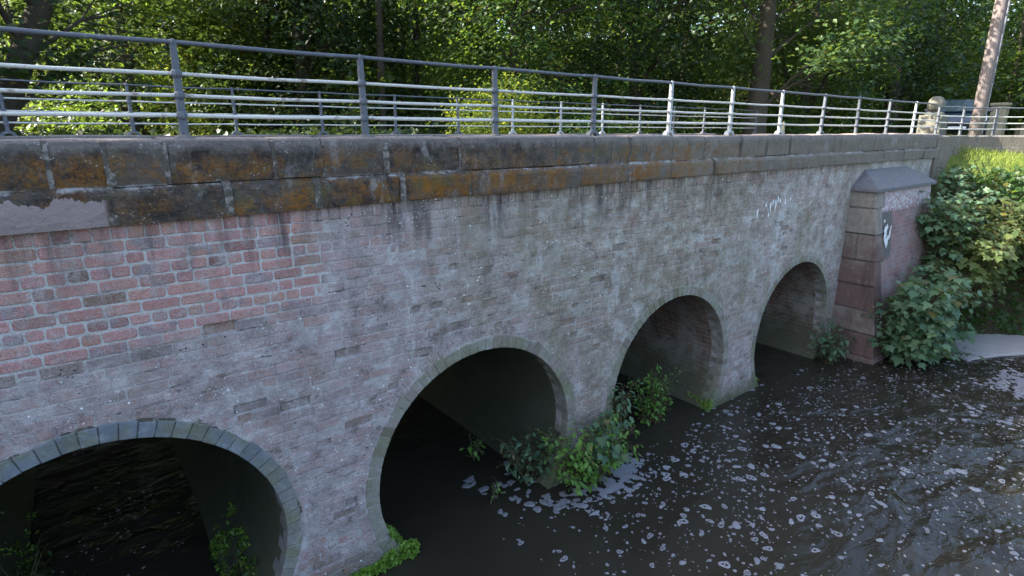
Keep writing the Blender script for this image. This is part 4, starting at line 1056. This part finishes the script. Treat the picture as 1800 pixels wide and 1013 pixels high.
def blades(name, xs, ys, zs, size, mat, label, cat, up=1.0, seed=5):
    g_ = np.random.default_rng(seed); n = len(xs)
    T = g_.normal(size=(n, 3)) * .45; T[:, 2] = up; N = g_.normal(size=(n, 3)); N[:, 2] = .1
    ti = np.stack([np.clip(g_.normal(.5, .22, n), 0, 1), g_.random(n) * .93, g_.random(n)], -1)
    o = link(name, leaf_mesh(name, np.stack([xs, ys, zs], -1), N, T, size * g_.uniform(.5, 1.3, n), BL, ti, M[mat])); tag(o, label, cat, kind='stuff'); return o
n_ = 46000; xs_ = g_.uniform(16.2, 25, n_); ys_ = g_.uniform(-7, .0, n_); zs_ = land(xs_, ys_); k_ = zs_ > 3.3
blades('grass', xs_[k_], ys_[k_], zs_[k_] - .01, .13, 'grass', 'sunlit yellow green grass on top of the right bank', 'grass')
# moss where the barrels curve in above the water, thickest on the first pier
mx, my, mz = [], [], []
for ai, side, z0, z1, yd, n_ in ((1, -1, -.02, .42, .55, 5200), (0, 1, -.02, .35, 1.8, 2600), (0, -1, -.02, .5, 3.6, 2600), (3, -1, -.02, .16, .35, 900), (2, 1, -.02, .16, .5, 500)):
    cx, cz, r = ARCH[ai]
    zz = z0 + (z1 - z0) * g_.random(n_) ** 1.4; yy = -.02 + yd * g_.random(n_) ** 1.3
    keep = fbm(yy * 3, zz * 6, 5 + ai, 3) > .42
    zz, yy = zz[keep], yy[keep]
    xx = cx + side * (np.sqrt(r * r - (zz - cz) ** 2) - .01)
    mx.append(xx); my.append(yy); mz.append(zz)
# strip of moss along the foot of the first pier
n_ = 3600; xx = g_.uniform(1.15, 2.48, n_); zz = .02 + (.04 + .17 * np.clip((xx - 1.2) / 1.2, 0, 1)) * g_.random(n_); mx.append(xx); my.append(np.full(n_, -.018)); mz.append(zz)
mx, my, mz = np.concatenate(mx), np.concatenate(my), np.concatenate(mz)
kp = fbm(mx * 9 + my * 5, mz * 12 + my * 7, 17, 3) > .40 + .25 * g_.random(len(mx)) * (mz > .12); mx, my, mz = mx[kp], my[kp], mz[kp]; n_ = len(mx)
ti = np.stack([np.clip(g_.normal(.45, .28, n_), 0, 1), g_.random(n_) * .93, g_.random(n_)], -1); N_ = g_.normal(size=(n_, 3)); N_[:, 2] += .8; N_[:, 1] -= .7; T_ = g_.normal(size=(n_, 3)); T_[:, 2] += .5; T_[:, 1] -= .4
mo = link('moss', leaf_mesh('moss', np.stack([mx, my, mz], -1), N_, T_, .042 * g_.uniform(.4, 1.5, n_), SIMPLE, ti, M['moss'])); tag(mo, 'bright green moss along the foot of the pier left of the second arch', 'moss', kind='stuff')

# pale concrete apron at the far right of the river
ap = MB(); pts = [(14.9, -1.25), (14.35, -2.05), (14.6, -2.1), (15.2, -2.35), (15.9, -2.75), (17.4, -3.6), (18.4, -3.6), (17.5, -2.5), (16.2, -1.55)]
n = len(pts); vs = [(a, b, -.3) for a, b in pts] + [(a, b, .02 + .02 * (a - 14.3)) for a, b in pts]
ap.add(vs, [tuple(range(n, 2 * n))] + [(k, (k + 1) % n, n + (k + 1) % n, n + k) for k in range(n)])
tag(ap.build('concrete_apron', M['concrete'], bevel=.02), 'smooth pale concrete apron sloping into the river below the right bank', 'apron')

# ------------------------------------------------------------------ foam
fm = MB(); g_ = np.random.default_rng(77)
def fleck(x, y, r, ring=False, tone=1.0):
    n = 11 if r > .03 else 7
    ph = g_.uniform(0, 6.28, 3); ang = g_.normal(.2, .7); el = g_.uniform(.55, 1)
    def q(rr, k):
        a = 2 * math.pi * k / n; s = rr * (1 + .20 * math.sin(2 * a + ph[0]) + .13 * math.sin(3 * a + ph[1]))
        u, v = s * math.cos(a), s * el * math.sin(a)
        return x + u * math.cos(ang) - v * math.sin(ang), y + u * math.sin(ang) + v * math.cos(ang)
    h = .004 + r * .07; vs = []; fs = []
    prof = [(1, .0005), (.93, h * .7), (.75, h)] + ([(.62, h * .9), (.5, .0012)] if ring else [(.35, h * .95)])
    for s, z in prof:
        for k in range(n): vs.append((*q(r * s, k), z))
    for i in range(len(prof) - 1):
        for k in range(n): fs.append((i * n + k, i * n + (k + 1) % n, (i + 1) * n + (k + 1) % n, (i + 1) * n + k))
    if not ring:
        fs.append(tuple((len(prof) - 1) * n + k for k in range(n)))
    fm.add(vs, fs, 0, (tone, .5, .5))
    if ring:
        b = len(fm.v); vs = []; rr = r * .24; cx_, cy_ = x + g_.normal() * r * .1, y + g_.normal() * r * .1
        for i, (s, z) in enumerate(((1, .0005), (.8, .6), (.4, .95))):
            for k in range(6): vs.append((cx_ + rr * s * math.cos(k * 1.047), cy_ + rr * s * math.sin(k * 1.047), z * rr if i else .0005))
        fs = [(i * 6 + k, i * 6 + (k + 1) % 6, (i + 1) * 6 + (k + 1) % 6, (i + 1) * 6 + k) for i in range(2) for k in range(6)] + [tuple(12 + k for k in range(6))]
        fm.add(vs, fs, 0, (1, .5, .5))
cnt = 0
while cnt < 5600:
    x = g_.uniform(2.6, 17); y = g_.uniform(-7, -.12)
    dens = .75 * np.clip((x - 3.0) / 2.2, 0, 1) * np.clip(1.25 - abs(y + 1.7 - .12 * (6 - x)) / 3.6, .15, 1)
    u_ = x * .8 + y * .6; v_ = -x * .6 + y * .8
    dens *= .34 + 1.5 * max(0, float(fbm(u_ * .55 + 3, v_ * 1.9, 61, 4)) - .32) ** 1.1
    if x > 9 and y > -.5: dens *= .5
    if g_.random() > dens: continue
    r = min(.065, .0125 * math.exp(g_.normal(0, .70)))
    r *= 1.0 if x < 7 else max(.6, 1 - .07 * (x - 7))
    fleck(x, y, r, r > .026 and g_.random() < .6, g_.uniform(.5, 1)); cnt += 1
for k in range(60):                                      # larger separate flecks
    x = g_.uniform(3.4, 9.5); y = g_.uniform(-4.5, -.35); r = g_.uniform(.035, .07); fleck(x, y, r, g_.random() < .6, 1)
for k in range(110):                                     # foam caught round the plants at the pier
    a = g_.uniform(-1.0, 4.1); d_ = abs(g_.normal(0, .16)); x = 5.1 + (.72 + d_) * math.cos(-a) ; y = -.12 - (.42 + d_ * .8) * abs(math.sin(a)) + .05
    if y > -.05: continue
    fleck(x, y, g_.uniform(.015, .05), g_.random() < .3, g_.uniform(.2, .9))
for k in range(40):
    fleck(g_.uniform(3.5, 4.6), g_.uniform(-.3, .9), g_.uniform(.02, .07), False, .6)
for k in range(1300):                                    # broken water below the apron
    x = g_.normal(13.6, 1.0); y = g_.normal(-3.3, .5)
    if fbm(x * 1.2, y * 4, 91, 3) < .5: continue
    fleck(x, y, g_.uniform(.015, .055), False, g_.uniform(.3, .9))
for k in range(260):                                     # pale flecks standing in for water glints beyond the first arch
    x = g_.uniform(-.9, .45); y = g_.uniform(1.6, 8)
    if fbm(x * 3, y * 1.2, 88, 3) < .5: continue
    fleck(x, y, g_.uniform(.006, .024), False, .7)
def foam_sheet(x0, x1, y0, y1, mask, step=.016, seed=5, tone=.8):
    """lacy raft of froth, open where the noise tears it"""
    gx_ = np.arange(x0, x1, step); gy_ = np.arange(y0, y1, step); GX_, GY_ = np.meshgrid(gx_, gy_)
    wx = GX_ + .12 * (fbm(GX_ * 2, GY_ * 2, seed + 1) - .5); wy = GY_ + .12 * (fbm(GX_ * 2, GY_ * 2, seed + 2) - .5)
    rid = 1 - np.abs(2 * fbm(wx * 4.5, wy * 4.5, seed, 4) - 1) * 2.2
    den = mask(GX_, GY_); on = (rid * .5 + .5 * fbm(wx * 9, wy * 9, seed + 4, 3)) > (1.0 - den * .75)
    Z_ = .003 + .012 * np.clip(fbm(GX_ * 14, GY_ * 14, seed + 7, 3), 0, 1)
    id_ = -np.ones(on.shape, int); vs = []; fs = []
    for j, i in zip(*np.where(on[:-1, :-1] & on[1:, :-1] & on[:-1, 1:] & on[1:, 1:])):
        q = []
        for (b_, a_) in ((j, i), (j, i + 1), (j + 1, i + 1), (j + 1, i)):
            if id_[b_, a_] < 0: id_[b_, a_] = len(vs); vs.append((GX_[b_, a_], GY_[b_, a_], Z_[b_, a_]))
            q.append(id_[b_, a_])
        fs.append(tuple(q))
    if fs: fm.add(vs, fs, 0, (tone, .5, .5))
foam_sheet(4.0, 6.4, -1.1, .1, lambda X_, Y_: 1.05 * np.clip(1 - np.hypot((X_ - 5.25) / 1.1, (Y_ + .40) / .52), 0, 1) ** .6, .014, 5)
foam_sheet(12.3, 16.0, -4.2, -2.45, lambda X_, Y_: .95 * np.clip(1 - np.hypot((X_ - 14.1) / 1.8, (Y_ + 3.35) / .8), 0, 1) ** .5 * (.55 + .9 * fbm(X_ * .8, Y_ * 3, 15)), .03, 25, .6)
for (px_, qx_) in ((1.25, 2.35), (7.9, 9.9), (4.6, 6.1)):
    foam_sheet(px_, qx_, -.16, .0, lambda X_, Y_: .62 * np.clip(1 + Y_ / .16, 0, 1), .012, 35, .5)
tag(fm.build('foam', M['foam'], smooth=True), 'white foam flecks drifting on the brown river, a few standing in for glints', 'foam', kind='stuff')

# ------------------------------------------------------------------ light, sky, camera
SUN_AZ = Vector((-.80, .50)).normalized(); EL = R(36)
sd = Vector((SUN_AZ.x * math.cos(EL), SUN_AZ.y * math.cos(EL), math.sin(EL)))
sun = bpy.data.lights.new('sun', 'SUN'); sun.energy = 4.5; sun.angle = R(.53); sun.color = (1, .94, .82)
so = bpy.data.objects.new('sun', sun); COL.objects.link(so); so.rotation_euler = sd.to_track_quat('Z', 'Y').to_euler(); so.location = (0, 0, 30)
W = bpy.data.worlds.new('World'); S.world = W; W.use_nodes = True
nt = W.node_tree; bg = nt.nodes['Background']; sk = nt.nodes.new('ShaderNodeTexSky'); sk.sky_type = 'NISHITA'; sk.sun_disc = False
sk.sun_elevation = EL; sk.sun_rotation = math.atan2(sd.x, sd.y); sk.air_density = 1.0; sk.dust_density = 2.4; sk.ozone_density = .9
nt.links.new(sk.outputs[0], bg.inputs[0]); bg.inputs[1].default_value = .13
cam = bpy.data.cameras.new('camera'); co = bpy.data.objects.new('camera', cam); COL.objects.link(co); S.camera = co
cam.sensor_width = 36; cam.lens = 1000 / 1800 * 36; cam.clip_end = 3000; cam.clip_start = .05
phi = R(52.367884712156254); th = R(15.349614130596004)
fwd = Vector((math.cos(phi) * math.cos(th), math.sin(phi) * math.cos(th), -math.sin(th)))
co.location = (0, -5, H); co.rotation_euler = fwd.to_track_quat('-Z', 'Y').to_euler()
S.view_settings.view_transform = 'Standard'; S.view_settings.look = 'None'; S.view_settings.exposure = 2.33; S.view_settings.gamma = 1
S.render.engine = 'CYCLES'; S.cycles.max_bounces = 8; S.cycles.transparent_max_bounces = 4
S.cycles.use_denoising = True
